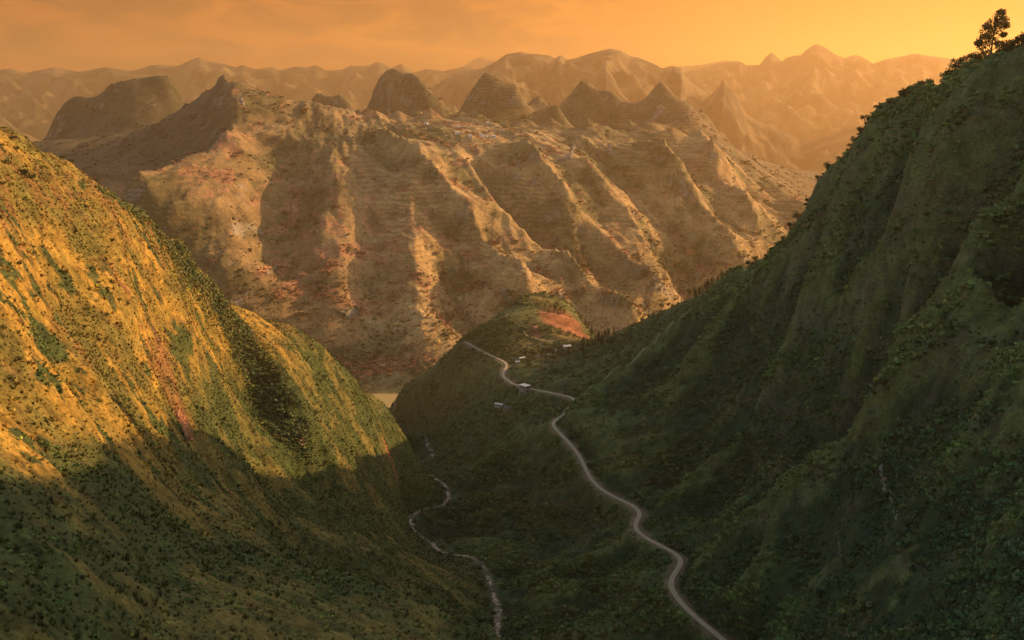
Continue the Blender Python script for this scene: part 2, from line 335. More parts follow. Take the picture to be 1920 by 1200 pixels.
B_CONES = [cone(245, 152, 4450, 195, 272, 2.5), cone(125, 202, 4500, 84, 268, 2.6), cone(330, 178, 4450, 90, 240, 2.1), cone(415, 143, 3500, 30, 175, 1.8),
           cone(722, 131, 4500, 82, 228, 2.2), cone(780, 172, 4480, 80, 230, 1.5), cone(936, 147, 4250, 92, 228, 1.45), cone(908, 172, 4230, 60, 232, 1.6), cone(968, 185, 4230, 50, 235, 1.5), cone(1094, 149, 4500, 96, 228, 1.4), cone(1240, 153, 4500, 96, 235, 1.35), 
           cone(596, 172, 5000, 60, 215, 1.6), cone(640, 174, 4900, 70, 215, 1.6), cone(775, 180, 4400, 70, 225, 1.7), cone(830, 196, 4350, 60, 228, 1.6), cone(1005, 203, 4350, 66, 235, 1.5), cone(1175, 238, 4100, 24, 262, 2), cone(1320, 215, 4600, 60, 250, 1.5), cone(860, 215, 4100, 40, 240, 1.6)]
B_LINES = [
    (ln([(416, 146, 3480), (440, 190, 3280), (436, 250, 2980), (390, 292, 2780), (300, 322, 2600), (245, 346, 2480), (200, 380, 2380)]), 0.045, 0.081, 'sharp'),
    (ln([(700, 240, 3300), (740, 265, 3120), (800, 330, 2890), (870, 400, 2760), (930, 470, 2640), (985, 555, 2500), (1010, 620, 2400)]), 0.054, 0.063, 'sharp'),
    (ln([(820, 262, 3250), (870, 315, 3000), (940, 385, 2830), (1030, 465, 2740), (1110, 535, 2620), (1190, 605, 2520), (1215, 640, 2480)]), 0.060, 0.063, 'sharp'),
    (ln([(940, 280, 3250), (1000, 330, 3080), (1080, 400, 2900), (1165, 485, 2800), (1230, 540, 2700), (1270, 575, 2640)]), 0.060, 0.063, 'sharp'),
    (ln([(905, 290, 3200), (960, 370, 2960), (1010, 430, 2830), (1060, 490, 2700)]), -0.016, 0.035, 'soft'),
    (ln([(1040, 300, 3300), (1120, 360, 3120), (1190, 430, 2960), (1240, 510, 2800), (1280, 560, 2700)]), 0.042, 0.057, 'sharp'),
    (ln([(1200, 290, 3550), (1260, 345, 3350), (1330, 430, 3150), (1400, 490, 2960), (1430, 520, 2880)]), 0.054, 0.063, 'sharp'),
    (ln([(1300, 280, 3850), (1350, 345, 3500), (1400, 405, 3330), (1440, 460, 3150), (1470, 500, 3050)]), 0.051, 0.057, 'sharp'),
    (ln([(530, 260, 3120), (520, 360, 2820), (510, 460, 2570), (500, 560, 2400)]), -0.022, 0.05, 'soft'),
    (ln([(470, 240, 3200), (455, 340, 2830), (440, 440, 2580), (430, 520, 2420)]), 0.012, 0.057, 'sharp'),
    (ln([(620, 250, 3150), (630, 380, 2740), (640, 500, 2500), (640, 640, 2280)]), 0.014, 0.057, 'sharp'),
    (ln([(700, 380, 2750), (690, 480, 2550), (700, 600, 2350), (705, 700, 2200)]), -0.016, 0.05, 'soft'),
    (ln([(790, 400, 2720), (780, 500, 2520), (790, 600, 2350), (800, 680, 2250)]), 0.012, 0.052, 'sharp'),
    (ln([(860, 470, 2640), (850, 560, 2480), (850, 650, 2330)]), -0.014, 0.04, 'soft'),
]
B += [uvt(px, py, Y) for px, py, Y in [(240, 152, 4450), (415, 144, 3500), (725, 131, 4500), (936, 147, 4250), (1094, 149, 4500), (1240, 153, 4500), (640, 176, 4900), (596, 172, 5000)]]
for _px, _py, _Y, _w in [(790, 192, 4350, 70), (850, 188, 4500, 60), (882, 204, 4200, 60), (1008, 198, 4400, 70), (1042, 204, 4250, 60), (1150, 192, 4450, 60), (1182, 206, 4250, 56), (1300, 208, 4450, 70), (1335, 224, 4300, 60), (665, 186, 4300, 60), (690, 205, 4000, 50), (545, 178, 4700, 60), (985, 212, 4000, 44), (1110, 214, 4050, 50), (1205, 218, 4050, 46)]: B_CONES.append(cone(_px, _py, _Y, _w, 236, 1.5))
_r = np.random.default_rng(44)
for _k in range(34):   # hummocks and small cones along the plateau
    _px = _r.uniform(570, 1330); _h = _r.uniform(10, 26)
    B_CONES.append(cone(_px, 232 - _h, _r.uniform(3500, 4400), _r.uniform(28, 60), 232, _r.uniform(1.3, 2.0)))
landB = Land(B, B_LINES, B_CONES, warp=0.0045)

# ------------------------------------------------------------------ mesh helper for land
def grid_mesh(name, X, Y, Z, mat, attrs=None, mask=None, kind='structure', label=None):
    """quad sheet over a (rows, cols) lattice, keeping only faces where mask is true"""
    nr, nc = X.shape
    idx = np.arange(nr * nc).reshape(nr, nc)
    q = np.stack([idx[:-1, :-1], idx[:-1, 1:], idx[1:, 1:], idx[1:, :-1]], -1).reshape(-1, 4)
    if mask is not None: q = q[mask.ravel()]
    used = np.zeros(nr * nc, bool); used[q.ravel()] = True
    remap = np.cumsum(used) - 1
    q = remap[q].astype(np.int32)
    co = np.stack([X.ravel()[used], Y.ravel()[used], Z.ravel()[used]], -1).astype(np.float32)
    me = bpy.data.meshes.new(name)
    me.vertices.add(len(co)); me.vertices.foreach_set('co', co.ravel())
    me.loops.add(q.size); me.loops.foreach_set('vertex_index', q.ravel())
    me.polygons.add(len(q)); me.polygons.foreach_set('loop_start', np.arange(0, q.size, 4, dtype=np.int32))
    me.polygons.foreach_set('use_smooth', np.ones(len(q), bool))
    me.update(calc_edges=True)
    for k, a in (attrs or {}).items():
        if a.ndim == 3:
            at_ = me.attributes.new(k, 'FLOAT_COLOR', 'POINT')
            c4 = np.ones((len(co), 4), np.float32); c4[:, :3] = a.reshape(-1, 3)[used]
            at_.data.foreach_set('color', c4.ravel())
        else:
            at_ = me.attributes.new(k, 'FLOAT', 'POINT'); at_.data.foreach_set('value', a.ravel()[used].astype(np.float32))
    me.materials.append(mat)
    o = bpy.data.objects.new(name, me); COL.objects.link(o)
    o['kind'] = kind
    if label: o['label'] = label
    return o

def new_mat(name):
    m = bpy.data.materials.new(name); m.use_nodes = True
    t = m.node_tree; b = t.nodes['Principled BSDF']; b.inputs['Roughness'].default_value = 0.9
    b.inputs['Specular IOR Level'].default_value = 0.15
    return m, t, b
def land_material(name, scale, bump=1.0, var=0.5, step=None):
    m, t, b = new_mat(name)
    a = N(t, 'ShaderNodeAttribute', attribute_name='col')
    geo = N(t, 'ShaderNodeNewGeometry')
    def noise(s, det=6, rough=0.6):
        n = N(t, 'ShaderNodeTexNoise'); n.inputs['Scale'].default_value = s; n.inputs['Detail'].default_value = det; n.inputs['Roughness'].default_value = rough
        L(t, geo.outputs['Position'], n.inputs['Vector']); return n.outputs[0]
    n1 = noise(1 / (scale * 6), 7, 0.65); n2 = noise(1 / scale, 5, 0.65)
    f1 = maprange(t, n1, 0.3, 0.7, 1 - var, 1 + var, False); f2 = maprange(t, n2, 0.3, 0.7, 1 - var * 0.9, 1 + var * 0.9, False)
    f = mathn(t, 'MULTIPLY', f1, f2)
    cc = N(t, 'ShaderNodeCombineXYZ')
    for i in range(3): L(t, f, cc.inputs[i])
    c = mixc(t, 1.0, a.outputs['Color'], cc.outputs[0], 'MULTIPLY')
    hgt = n2
    if step:   # field terraces: scrubby banks between pale treads, following the contour
        sp = N(t, 'ShaderNodeSeparateXYZ'); L(t, geo.outputs['Position'], sp.inputs[0]); ta = N(t, 'ShaderNodeAttribute', attribute_name='terrace')
        zz_ = mathn(t, 'ADD', mathn(t, 'DIVIDE', sp.outputs['Z'], step), mathn(t, 'MULTIPLY', n1, 3.2)); fr_ = mathn(t, 'FRACT', zz_)
        bank = mathn(t, 'MULTIPLY', maprange(t, mathn(t, 'ABSOLUTE', mathn(t, 'SUBTRACT', fr_, 0.5)), 0.08, 0.3, 1.0, 0.0), ta.outputs['Fac'])
        bank = mathn(t, 'MULTIPLY', bank, maprange(t, n2, 0.35, 0.6))
        c = mixc(t, mathn(t, 'MULTIPLY', bank, 0.65), c, (0.055, 0.055, 0.024))
        hgt = mathn(t, 'ADD', n2, mathn(t, 'MULTIPLY', mathn(t, 'MULTIPLY', fr_, ta.outputs['Fac']), 0.5))
    L(t, c, b.inputs['Base Color'])
    bp = N(t, 'ShaderNodeBump'); bp.inputs['Strength'].default_value = 0.8; bp.inputs['Distance'].default_value = bump
    L(t, hgt, bp.inputs['Height']); L(t, bp.outputs[0], b.inputs['Normal'])
    return m
def lerp(a, b, f): return np.asarray(a)[None, None] * (1 - f[..., None]) + np.asarray(b)[None, None] * f[..., None]
def mixa(c, b, f): return c * (1 - f[..., None]) + np.asarray(b, dtype=np.float32) * f[..., None]
def slope_of(X, Y, Z):
    ex = np.stack([np.gradient(X, axis=1), np.gradient(Y, axis=1), np.gradient(Z, axis=1)], -1)
    ey = np.stack([np.gradient(X, axis=0), np.gradient(Y, axis=0), np.gradient(Z, axis=0)], -1)
    n = np.cross(ex, ey); n /= np.linalg.norm(n, axis=-1, keepdims=True) + 1e-9
    n *= np.sign(n[..., 2:3])
    return n

def seg_dist(X, Y, P):
    """distance in plan to a polyline and the height of its nearest point; P is (n,3)"""
    best = np.full(X.shape, 1e9, np.float32); hz = np.zeros(X.shape, np.float32)
    for i in range(len(P) - 1):
        a, b = P[i], P[i + 1]; ab = (b - a)[:2]; l2 = ab @ ab + 1e-9
        q = np.clip(((X - a[0]) * ab[0] + (Y - a[1]) * ab[1]) / l2, 0, 1)
        d = np.hypot(X - a[0] - q * ab[0], Y - a[1] - q * ab[1])
        m = d < best; best[m] = d[m]; hz[m] = (a[2] + q * (b[2] - a[2]))[m]
    return best, hz
def smooth_line(P, n=6, it=2):
    P = np.array(P, dtype=float); out = []
    for i in range(len(P) - 1):
        p0, p1, p2, p3 = P[max(i - 1, 0)], P[i], P[i + 1], P[min(i + 2, len(P) - 1)]
        for k in range(n):
            t = k / n
            out.append(0.5 * (2 * p1 + (p2 - p0) * t + (2 * p0 - 5 * p1 + 4 * p2 - p3) * t * t + (3 * p1 - p0 - 3 * p2 + p3) * t ** 3))
    out.append(P[-1]); return np.array(out)

# ------------------------------------------------------------------ near land
uA = np.concatenate([np.linspace(-0.80, -0.57, 16)[:-1], np.linspace(-0.57, 0.57, 716), np.linspace(0.57, 1.6, 50)[1:]])
vA = np.concatenate([np.linspace(math.log(90), math.log(215), 60)[:-1], np.linspace(math.log(215), math.log(2250), 905)])
T = coarse_eval(landA, uA, vA)
UA, VA = np.meshgrid(uA, vA)
YA = np.exp(VA); XA = UA * YA; ZA = T * YA + CAMZ
SPC = (YA * 0.0018).astype(np.float32)
xs, ys = XA.astype(np.float32), YA.astype(np.float32)
def resample(P, step):
    P = np.array(P); d = np.concatenate([[0], np.cumsum(np.linalg.norm(np.diff(P[:, :2], axis=0), axis=1))])
    t = np.arange(0, d[-1], step); return np.stack([np.interp(t, d, P[:, k]) for k in range(3)], 1)
road_line = resample(smooth_line([at(*p) for p in ROAD_FAR[:-1] + ROAD_NEAR], 5), 3.0)
for _ in range(22): road_line[1:-1] = 0.25 * road_line[:-2] + 0.5 * road_line[1:-1] + 0.25 * road_line[2:]
for _ in range(300): road_line[1:-1, 2] = 0.25 * road_line[:-2, 2] + 0.5 * road_line[1:-1, 2] + 0.25 * road_line[2:, 2]
road_near = np.concatenate([road_line[::3], road_line[-1:]])
stream = smooth_line([at(*p) for p in STREAM], 5)
zs = stream[:, 2].copy()
for _ in range(20): zs[1:-1] = 0.25 * zs[:-2] + 0.5 * zs[1:-1] + 0.25 * zs[2:]
stream[:, 2] = zs
dS, hS = seg_dist(xs, ys, stream)
dR, hR = seg_dist(xs, ys, road_near)
dK = np.minimum(seg_dist(xs, ys, np.array([at(*p) for p in RIGHT_SKY]))[0], np.minimum(seg_dist(xs, ys, np.array([at(*p) for p in LEFT_SKY]))[0], seg_dist(xs, ys, np.array([at(*p) for p in MID_SKY + MID_RIGHT]))[0]))
away = sstep(np.minimum(dS, dR), 8, 90) * (0.3 + 0.7 * sstep(dK, 10, 80))
amp = (0.35 + 0.65 * away)
# erosion ribs run down the slopes (the slopes fall across the valley, so ribs are narrow along Y)
lef = xs < np.interp(ys, stream[::-1, 1], stream[::-1, 0]).astype(np.float32)
zb = (T * YA).astype(np.float32)
wx = 25 * fbm(xs, ys, 160, 2, 3); wy = 25 * fbm(xs, ys, 160, 2, 9)
ac = ys + np.where(lef, 0.15, 0.0) * xs; al = np.where(lef, xs, -xs)      # the contours run along the valley
q = 0.5 * al - 1.25 * zb                      # runs down the slope, so that (ac, q) unrolls the steep faces
tilt = np.where(lef, 0.05, 1.13).astype(np.float32); cc_ = ac + tilt * zb   # spurs slant away down the right side
rib = ridged(cc_ + wx, (q + wy) * 0.36, 100, 5, 21, 0.55, SPC) * np.where(lef, 1.0, 0.7)
gen = fbm(ac, q, 120, 7, 31, 0.54, SPC)
fine = fbm(ac, q, 9, 3, 47, 0.6, SPC)
scale = np.clip(ys / 700, 0.45, 1.3)
ZA = ZA + amp * scale * (9.0 * (rib - 0.15) + 9.0 * (gen - 0.12)) + 0.9 * fine * np.minimum(amp * 1.2, 1) + np.where(lef, 0.6, 1.0) * amp * scale * (3.4 * ridged(cc_, q * 0.55, 36, 4, 27, 0.6, SPC) + 2.5 * fbm(ac, q, 26, 4, 29, 0.6, SPC))
# road bench and stream bed
f = 1 - sstep(dR, 5.5, 17); ZA = ZA * (1 - f) + (hR - 0.15) * f
road_z = None
f = 1 - sstep(dS, 3.0, 22); ZA = ZA * (1 - f) + (hS + np.clip(dS - 3, 0, 20) * 0.25) * f
NA = slope_of(XA, YA, ZA)

us = np.interp(vA, np.log(stream[:, 1][::-1]) if stream[0, 1] > stream[-1, 1] else np.log(stream[:, 1]), (stream[:, 0] / stream[:, 1])[::-1] if stream[0, 1] > stream[-1, 1] else stream[:, 0] / stream[:, 1])
leftm = sstep(us[:, None] - UA, -0.005, 0.02)
# colours (plain albedo)
nA = fbm(cc_, q * 0.5, 70, 6, 61, 0.6); nB = fbm(cc_, q * 0.5, 28, 6, 67, 0.65); nC = fbm(ac, q, 240, 3, 71)
def blur(Z, k):
    for ax in (0, 1):
        pad = [(0, 0), (0, 0)]; pad[ax] = (k + 1, k); c = np.cumsum(np.pad(Z, pad, 'edge'), axis=ax)
        Z = (np.take(c, np.arange(2 * k + 1, c.shape[ax]), ax) - np.take(c, np.arange(0, c.shape[ax] - 2 * k - 1), ax)) / (2 * k + 1)
    return Z
tn_ = (ZA - CAMZ) / YA
convex = ((tn_ - blur(tn_, 16)) / 0.006 + 0.5 * (tn_ - blur(tn_, 36)) / 0.012).astype(np.float32)   # ridges > 0, gullies < 0: what grows there differs
wetl = sstep(-convex + 0.8 * nB + 0.5 * nA, -0.2, 0.9); dry = sstep(convex + 0.8 * nB + 0.6 * nC, 0.1, 1.0)
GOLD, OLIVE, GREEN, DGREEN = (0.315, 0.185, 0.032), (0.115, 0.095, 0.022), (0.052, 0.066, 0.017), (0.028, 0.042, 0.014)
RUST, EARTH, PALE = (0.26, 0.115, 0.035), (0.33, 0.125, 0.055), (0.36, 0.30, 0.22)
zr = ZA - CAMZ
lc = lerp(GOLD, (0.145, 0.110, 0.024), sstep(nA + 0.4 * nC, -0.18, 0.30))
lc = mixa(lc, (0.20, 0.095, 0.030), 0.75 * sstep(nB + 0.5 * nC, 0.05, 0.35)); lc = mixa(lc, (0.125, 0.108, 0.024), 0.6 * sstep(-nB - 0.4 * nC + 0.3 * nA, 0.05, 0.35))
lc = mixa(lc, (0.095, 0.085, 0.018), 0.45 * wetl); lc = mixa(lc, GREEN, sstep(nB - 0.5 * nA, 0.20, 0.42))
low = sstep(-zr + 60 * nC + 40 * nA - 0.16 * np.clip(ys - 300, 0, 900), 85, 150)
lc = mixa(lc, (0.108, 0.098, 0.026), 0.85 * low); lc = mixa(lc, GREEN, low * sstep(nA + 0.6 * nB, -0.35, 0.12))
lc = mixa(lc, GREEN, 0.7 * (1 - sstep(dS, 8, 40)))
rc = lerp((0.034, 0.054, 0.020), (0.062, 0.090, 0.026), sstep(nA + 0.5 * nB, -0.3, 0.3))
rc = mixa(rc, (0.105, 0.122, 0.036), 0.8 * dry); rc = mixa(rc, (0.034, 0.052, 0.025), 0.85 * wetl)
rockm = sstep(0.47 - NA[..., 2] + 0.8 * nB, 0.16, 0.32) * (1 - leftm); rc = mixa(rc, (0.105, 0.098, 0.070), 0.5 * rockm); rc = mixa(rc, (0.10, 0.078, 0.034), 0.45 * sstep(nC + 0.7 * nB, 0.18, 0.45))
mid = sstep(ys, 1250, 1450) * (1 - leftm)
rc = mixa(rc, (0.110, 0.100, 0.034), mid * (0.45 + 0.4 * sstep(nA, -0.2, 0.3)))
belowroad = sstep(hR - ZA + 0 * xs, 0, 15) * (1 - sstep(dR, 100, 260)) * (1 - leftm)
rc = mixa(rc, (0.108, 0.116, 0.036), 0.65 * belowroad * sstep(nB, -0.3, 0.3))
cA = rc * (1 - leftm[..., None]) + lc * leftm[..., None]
def blob(px, py, Y, rx, ry=None, soft=0.5):
    p = at(px, py, Y); ry = ry or rx
    d = np.hypot((xs - p[0]) / rx, (ys - p[1]) / ry) + 0.35 * nB
    return 1 - sstep(d, 1 - soft, 1 + soft * 0.4)
cA = mixa(cA, EARTH, 0.95 * np.maximum(np.maximum(blob(1064, 606, 1742, 40, 32), blob(1036, 598, 1737, 26, 24)), blob(1086, 622, 1732, 24, 22))); cA = mixa(cA, (0.24, 0.15, 0.05), 0.8 * blob(1068, 636, 1698, 36, 18))
cA = mixa(cA, (0.22, 0.10, 0.06), 0.8 * blob(1003, 628, 1690, 12, 16)); cA = mixa(cA, (0.20, 0.14, 0.045), 0.8 * blob(1010, 568, 1775, 40, 14))
cA = mixa(cA, (0.20, 0.155, 0.065), 0.7 * blob(1015, 665, 1640, 52, 22)); cA = mixa(cA, EARTH, 0.8 * blob(732, 868, 1200, 9, 16)); cA = mixa(cA, RUST, 0.6 * blob(345, 800, 670, 12, 22) * sstep(nB, -0.2, 0.3)); cA = mixa(cA, EARTH, 0.45 * blob(270, 590, 680, 24, 50) * sstep(nB + nA, -0.1, 0.4))
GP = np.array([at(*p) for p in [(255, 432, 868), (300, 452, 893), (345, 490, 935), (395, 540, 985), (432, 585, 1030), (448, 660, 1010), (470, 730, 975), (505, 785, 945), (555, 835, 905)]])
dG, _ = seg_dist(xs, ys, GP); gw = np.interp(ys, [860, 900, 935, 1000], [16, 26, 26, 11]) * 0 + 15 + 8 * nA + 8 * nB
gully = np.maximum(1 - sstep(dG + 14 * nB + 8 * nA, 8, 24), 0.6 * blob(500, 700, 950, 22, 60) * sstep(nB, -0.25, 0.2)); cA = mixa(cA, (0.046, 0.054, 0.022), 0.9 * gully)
cA = mixa(cA, (0.17, 0.12, 0.07), 0.8 * (1 - sstep(dR + 5 * nB, 4, 9))); cA = mixa(cA, (0.22, 0.16, 0.11), 0.6 * (1 - sstep(dS, 1.5, 4)))
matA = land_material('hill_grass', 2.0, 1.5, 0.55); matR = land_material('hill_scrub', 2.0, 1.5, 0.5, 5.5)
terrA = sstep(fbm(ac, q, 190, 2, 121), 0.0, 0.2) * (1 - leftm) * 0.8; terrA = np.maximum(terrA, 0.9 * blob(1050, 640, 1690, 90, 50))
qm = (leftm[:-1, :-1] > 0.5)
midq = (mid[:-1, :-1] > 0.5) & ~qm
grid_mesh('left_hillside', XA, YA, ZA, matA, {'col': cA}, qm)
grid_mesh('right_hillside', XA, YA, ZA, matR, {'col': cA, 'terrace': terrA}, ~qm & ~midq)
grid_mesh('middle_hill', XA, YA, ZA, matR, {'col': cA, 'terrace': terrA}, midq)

# ------------------------------------------------------------------ massif
uB = np.linspace(-0.62, 0.62, 640)
vB = np.linspace(math.log(2080), math.log(6000), 470)
TB = coarse_eval(landB, uB, vB)
UB, VB = np.meshgrid(uB, vB); YB = np.exp(VB); XB = UB * YB; ZB = TB * YB + CAMZ
xb, yb = XB.astype(np.float32), YB.astype(np.float32); spb = (YB * 0.0022).astype(np.float32)
# ribs fall towards the viewer and to the right
ca, sa = math.cos(R(-32)), math.sin(R(-32))
slant = (0.64 * sstep(UB, -0.24, -0.08)).astype(np.float32)
across = xb + slant * (yb - 2600); along = 0.54 * xb - 0.84 * yb
wv = 40 * fbm(xb, yb, 300, 2, 5)
rb = ridged(across + wv, along * 0.32, 190, 5, 81, 0.52, spb)
zbb = (TB * YB).astype(np.float32); qb = 0.4 * along - 1.3 * zbb
gb = fbm(across, qb, 240, 7, 91, 0.54, spb); rb = 0.6 * rb + 0.7 * ridged(across + wv, qb * 0.34, 150, 6, 83, 0.58, spb)
ZB = ZB + (((8 + 5 * sstep(UB, -0.15, 0.05)) * rb) + 17 * gb + 7 * ridged(across + 0.6 * wv, qb * 0.5, 60, 4, 87, 0.6, spb)) * sstep(ZB, 5, 160) * (1 - 0.72 * sstep(YB, 3800, 4100))
# terraces
nT = fbm(across, qb, 380, 3, 97)
terr = sstep(nT, -0.12, 0.15) * sstep(ZB, 120, 300)
NB_ = slope_of(XB, YB, ZB)
m1 = fbm(across, qb * 0.8, 200, 6, 101, 0.6); m2 = fbm(across, qb, 70, 6, 103, 0.65); m3 = fbm(xb, yb, 600, 3, 107)
cB = lerp((0.360, 0.235, 0.100), (0.190, 0.148, 0.060), sstep(m1 + 0.5 * m3, -0.2, 0.3))
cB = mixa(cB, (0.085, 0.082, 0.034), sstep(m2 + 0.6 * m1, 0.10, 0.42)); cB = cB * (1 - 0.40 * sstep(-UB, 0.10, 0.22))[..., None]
convB = ((TB + 0 - blur(((ZB - CAMZ) / YB), 14)) * 0 + ((ZB - CAMZ) / YB - blur((ZB - CAMZ) / YB, 12)) / 0.006).astype(np.float32); cB = mixa(cB, (0.105, 0.100, 0.042), 0.6 * sstep(-convB + 0.8 * m2, 0.1, 1.0))
cB = mixa(cB, (0.36, 0.165, 0.085), 0.7 * sstep(m2 - 0.6 * m3, 0.24, 0.44) * sstep(NB_[..., 2], 0.6, 0.8))
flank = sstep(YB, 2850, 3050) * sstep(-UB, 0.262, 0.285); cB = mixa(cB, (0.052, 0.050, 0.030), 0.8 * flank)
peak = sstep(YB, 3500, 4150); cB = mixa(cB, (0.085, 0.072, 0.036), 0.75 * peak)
cB = mixa(cB, (0.34, 0.28, 0.22), 0.5 * sstep(0.46 - NB_[..., 2] + 0.6 * m2, 0.12, 0.24))
matB = land_material('massif_ground', 9, 6.0, 0.4, 13.0)
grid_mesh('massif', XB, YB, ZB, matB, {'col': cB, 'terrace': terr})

# ------------------------------------------------------------------ far ranges
matC = land_material('far_ground', 40, 20.0, 0.3)
def far_range(name, Y, sky_pts, foot=-600, depth=0.30, k=0.16, seed=0, n=420):
    k = max(k, (0.05 + 630 / (Y * math.exp(-depth))) / depth)
    P = np.array(sky_pts, float)
    uu = [uvt(px, py, Y)[0] for px, py in sky_pts]; tt = [uvt(px, py, Y)[2] for px, py in sky_pts]
    u = np.linspace(uu[0], uu[-1], n); v = np.linspace(math.log(Y) - depth, math.log(Y) + 0.12, 120)
    U, V = np.meshgrid(u, v); Yy = np.exp(V); Xx = U * Yy
    # every peak sends a rib towards the viewer, wandering a little sideways
    dv = math.log(Y) - V
    wob = 0.012 * gn(V * 9 + seed, U * 6, seed) * np.clip(np.abs(dv) * 12, 0, 1)
    kn = np.array([1, 3, 5, 6, 5, 3, 1.]) / 24; tu = np.convolve(np.pad(np.interp(np.linspace(uu[0], uu[-1], 900), uu, tt), 3, 'edge'), kn, 'valid')
    ts = np.interp((U + wob).ravel(), np.linspace(uu[0], uu[-1], 900), tu).reshape(U.shape)
    sm = np.convolve(np.pad(np.interp(u, uu, tt), 40, 'edge'), np.ones(81) / 81, 'valid')
    smo = np.broadcast_to(sm, U.shape)
    fade = np.clip(np.abs(dv) / depth, 0, 1)
    t = ts * (1 - fade) + smo * fade - k * (np.sqrt(dv * dv + 0.012 ** 2) - 0.012) * np.where(dv < 0, 2.5, 1)
    Z = t * Yy
    x, y = Xx.astype(np.float32), Yy.astype(np.float32)
    amp = np.clip(np.abs(dv) * 14, 0.05, 1)
    Z = Z + amp * Y * (0.016 * ridged(x, y, Y * 0.06, 6, seed + 200, 0.55, y * 0.003) + 0.010 * fbm(x, y, Y * 0.05, 6, seed + 220, 0.55, y * 0.003))
    Z = np.maximum(Z, foot - 20) + CAMZ
    m = fbm(x, y, Y * 0.03, 5, seed + 240, 0.6)
    c = lerp((0.15, 0.11, 0.055), (0.035, 0.036, 0.02), sstep(m, -0.25, 0.25))
    return grid_mesh(name, Xx, Yy, Z, matC, {'col': c})
far_range('far_mountains', 14875, [(-120, 138), (0, 130), (22, 128), (50, 138), (100, 126), (150, 134), (200, 127), (250, 132), (285, 122), (335, 124), (350, 116), (373, 108), (388, 116), (420, 120), (440, 126), (455, 121), (478, 131), (510, 126), (525, 131), (555, 124), (575, 126),
          (592, 122), (612, 132), (640, 131), (658, 122), (670, 124), (690, 125), (705, 117), (720, 120), (732, 129), (752, 119), (776, 135), (797, 128), (830, 134), (868, 126), (890, 130), (935, 140), (1000, 150), (1060, 160)], seed=1)
far_range('far_mountains', 21875, [(820, 140), (868, 126), (885, 112), (903, 106), (915, 112), (935, 114), (960, 120), (1100, 130), (1240, 128), (1262, 126), (1300, 124), (1355, 114), (1375, 116), (1400, 124), (1480, 130), (1600, 130), (1800, 125)], seed=4, depth=0.25)
far_range('middle_mountains', 10850, [(640, 240), (700, 215), (770, 190), (810, 165), (835, 148), (862, 136), (905, 128), (930, 115), (950, 101), (975, 97), (1000, 101), (1030, 104), (1042, 111), (1046, 107), (1051, 104), (1057, 107), (1062, 113), (1080, 109), (1110, 99), (1145, 91), (1165, 96), (1182, 106), (1195, 108), (1225, 120),
          (1242, 129), (1258, 124), (1275, 126), (1282, 140), (1300, 158), (1350, 190), (1420, 230)], seed=7, k=0.12)
far_range('right_mountains', 16100, [(1200, 150), (1280, 134), (1320, 128), (1345, 118), (1360, 117), (1380, 113), (1392, 116), (1400, 124), (1425, 122), (1436, 107), (1447, 98), (1455, 106), (1465, 115), (1485, 105), (1500, 103), (1515, 91), (1530, 82), (1545, 88), (1565, 102), (1584, 112), (1592, 106), (1605, 103), (1620, 109),
          (1638, 120), (1660, 111), (1690, 106), (1715, 101), (1740, 105), (1780, 110), (1900, 118), (2100, 130)], seed=11, k=0.14, depth=0.42)
far_range('right_ridge', 9800, [(1330, 330), (1420, 300), (1480, 276), (1580, 246), (1700, 206), (1800, 178), (1950, 150), (2100, 140)], seed=15, k=0.22, depth=0.3)
far_range('left_ridge', 10150, [(-150, 175), (-60, 195), (0, 214), (35, 246), (80, 266), (140, 290)], seed=19, k=0.2, depth=0.25)
far_range('middle_peaks', 9275, [(1020, 240), (1090, 200), (1115, 160), (1125, 130), (1135, 121), (1148, 140), (1165, 175), (1190, 200), (1215, 205), (1245, 160), (1262, 126), (1278, 128), (1290, 170), (1320, 190), (1345, 165), (1358, 148), (1372, 168), (1400, 215), (1450, 240), (1500, 260)], seed=23, k=0.2, depth=0.2)

# one ground sheet under everything, to the horizon
def sheet(name, x0, x1, y0, y1, z, mat, kind='structure'):
    me = bpy.data.meshes.new(name); me.from_pydata([(x0, y0, z), (x1, y0, z), (x1, y1, z), (x0, y1, z)], [], [(0, 1, 2, 3)])
    me.materials.append(mat); o = bpy.data.objects.new(name, me); COL.objects.link(o); o['kind'] = kind; return o
mg, tg, bgm = new_mat('ground'); bgm.inputs['Base Color'].default_value = (0.09, 0.075, 0.035, 1)
sheet('ground', -22000, 22000, -2000, 28000, -30, mg)
mw, tw, bw = new_mat('lake_water'); bw.inputs['Base Color'].default_value = (0.42, 0.30, 0.11, 1); bw.inputs['Roughness'].default_value = 0.3; bw.inputs['Specular IOR Level'].default_value = 0.5
sheet('lake', -900, 1500, 1850, 3100, 0.0, mw)

# ------------------------------------------------------------------ haze
def haze_box():
    me = bpy.data.meshes.new('haze'); bm = bmesh.new(); bmesh.ops.create_cube(bm, size=1.0)
    x0, x1, y0, y1, z0, z1 = -22500, 22500, -2500, 28500, -31.5, CAMZ + 1900
    for v in bm.verts:
        v.co = ((x0 + x1) / 2 + v.co.x * (x1 - x0), (y0 + y1) / 2 + v.co.y * (y1 - y0), (z0 + z1) / 2 + v.co.z * (z1 - z0))
    bm.to_mesh(me); bm.free()
    m = bpy.data.materials.new('haze'); m.use_nodes = True; t = m.node_tree; t.nodes.clear()
    o = N(t, 'ShaderNodeOutputMaterial'); p = N(t, 'ShaderNodeVolumePrincipled')
    p.inputs['Color'].default_value = (*HAZE_COLOR, 1); p.inputs['Density'].default_value = HAZE_DENSITY; p.inputs['Anisotropy'].default_value = 0.55
    L(t, p.outputs[0], o.inputs['Volume']); me.materials.append(m)
    ob = bpy.data.objects.new('haze', me); COL.objects.link(ob); ob['kind'] = 'stuff'; ob['label'] = 'warm evening haze filling the gorge and veiling the far mountains'
haze_box()

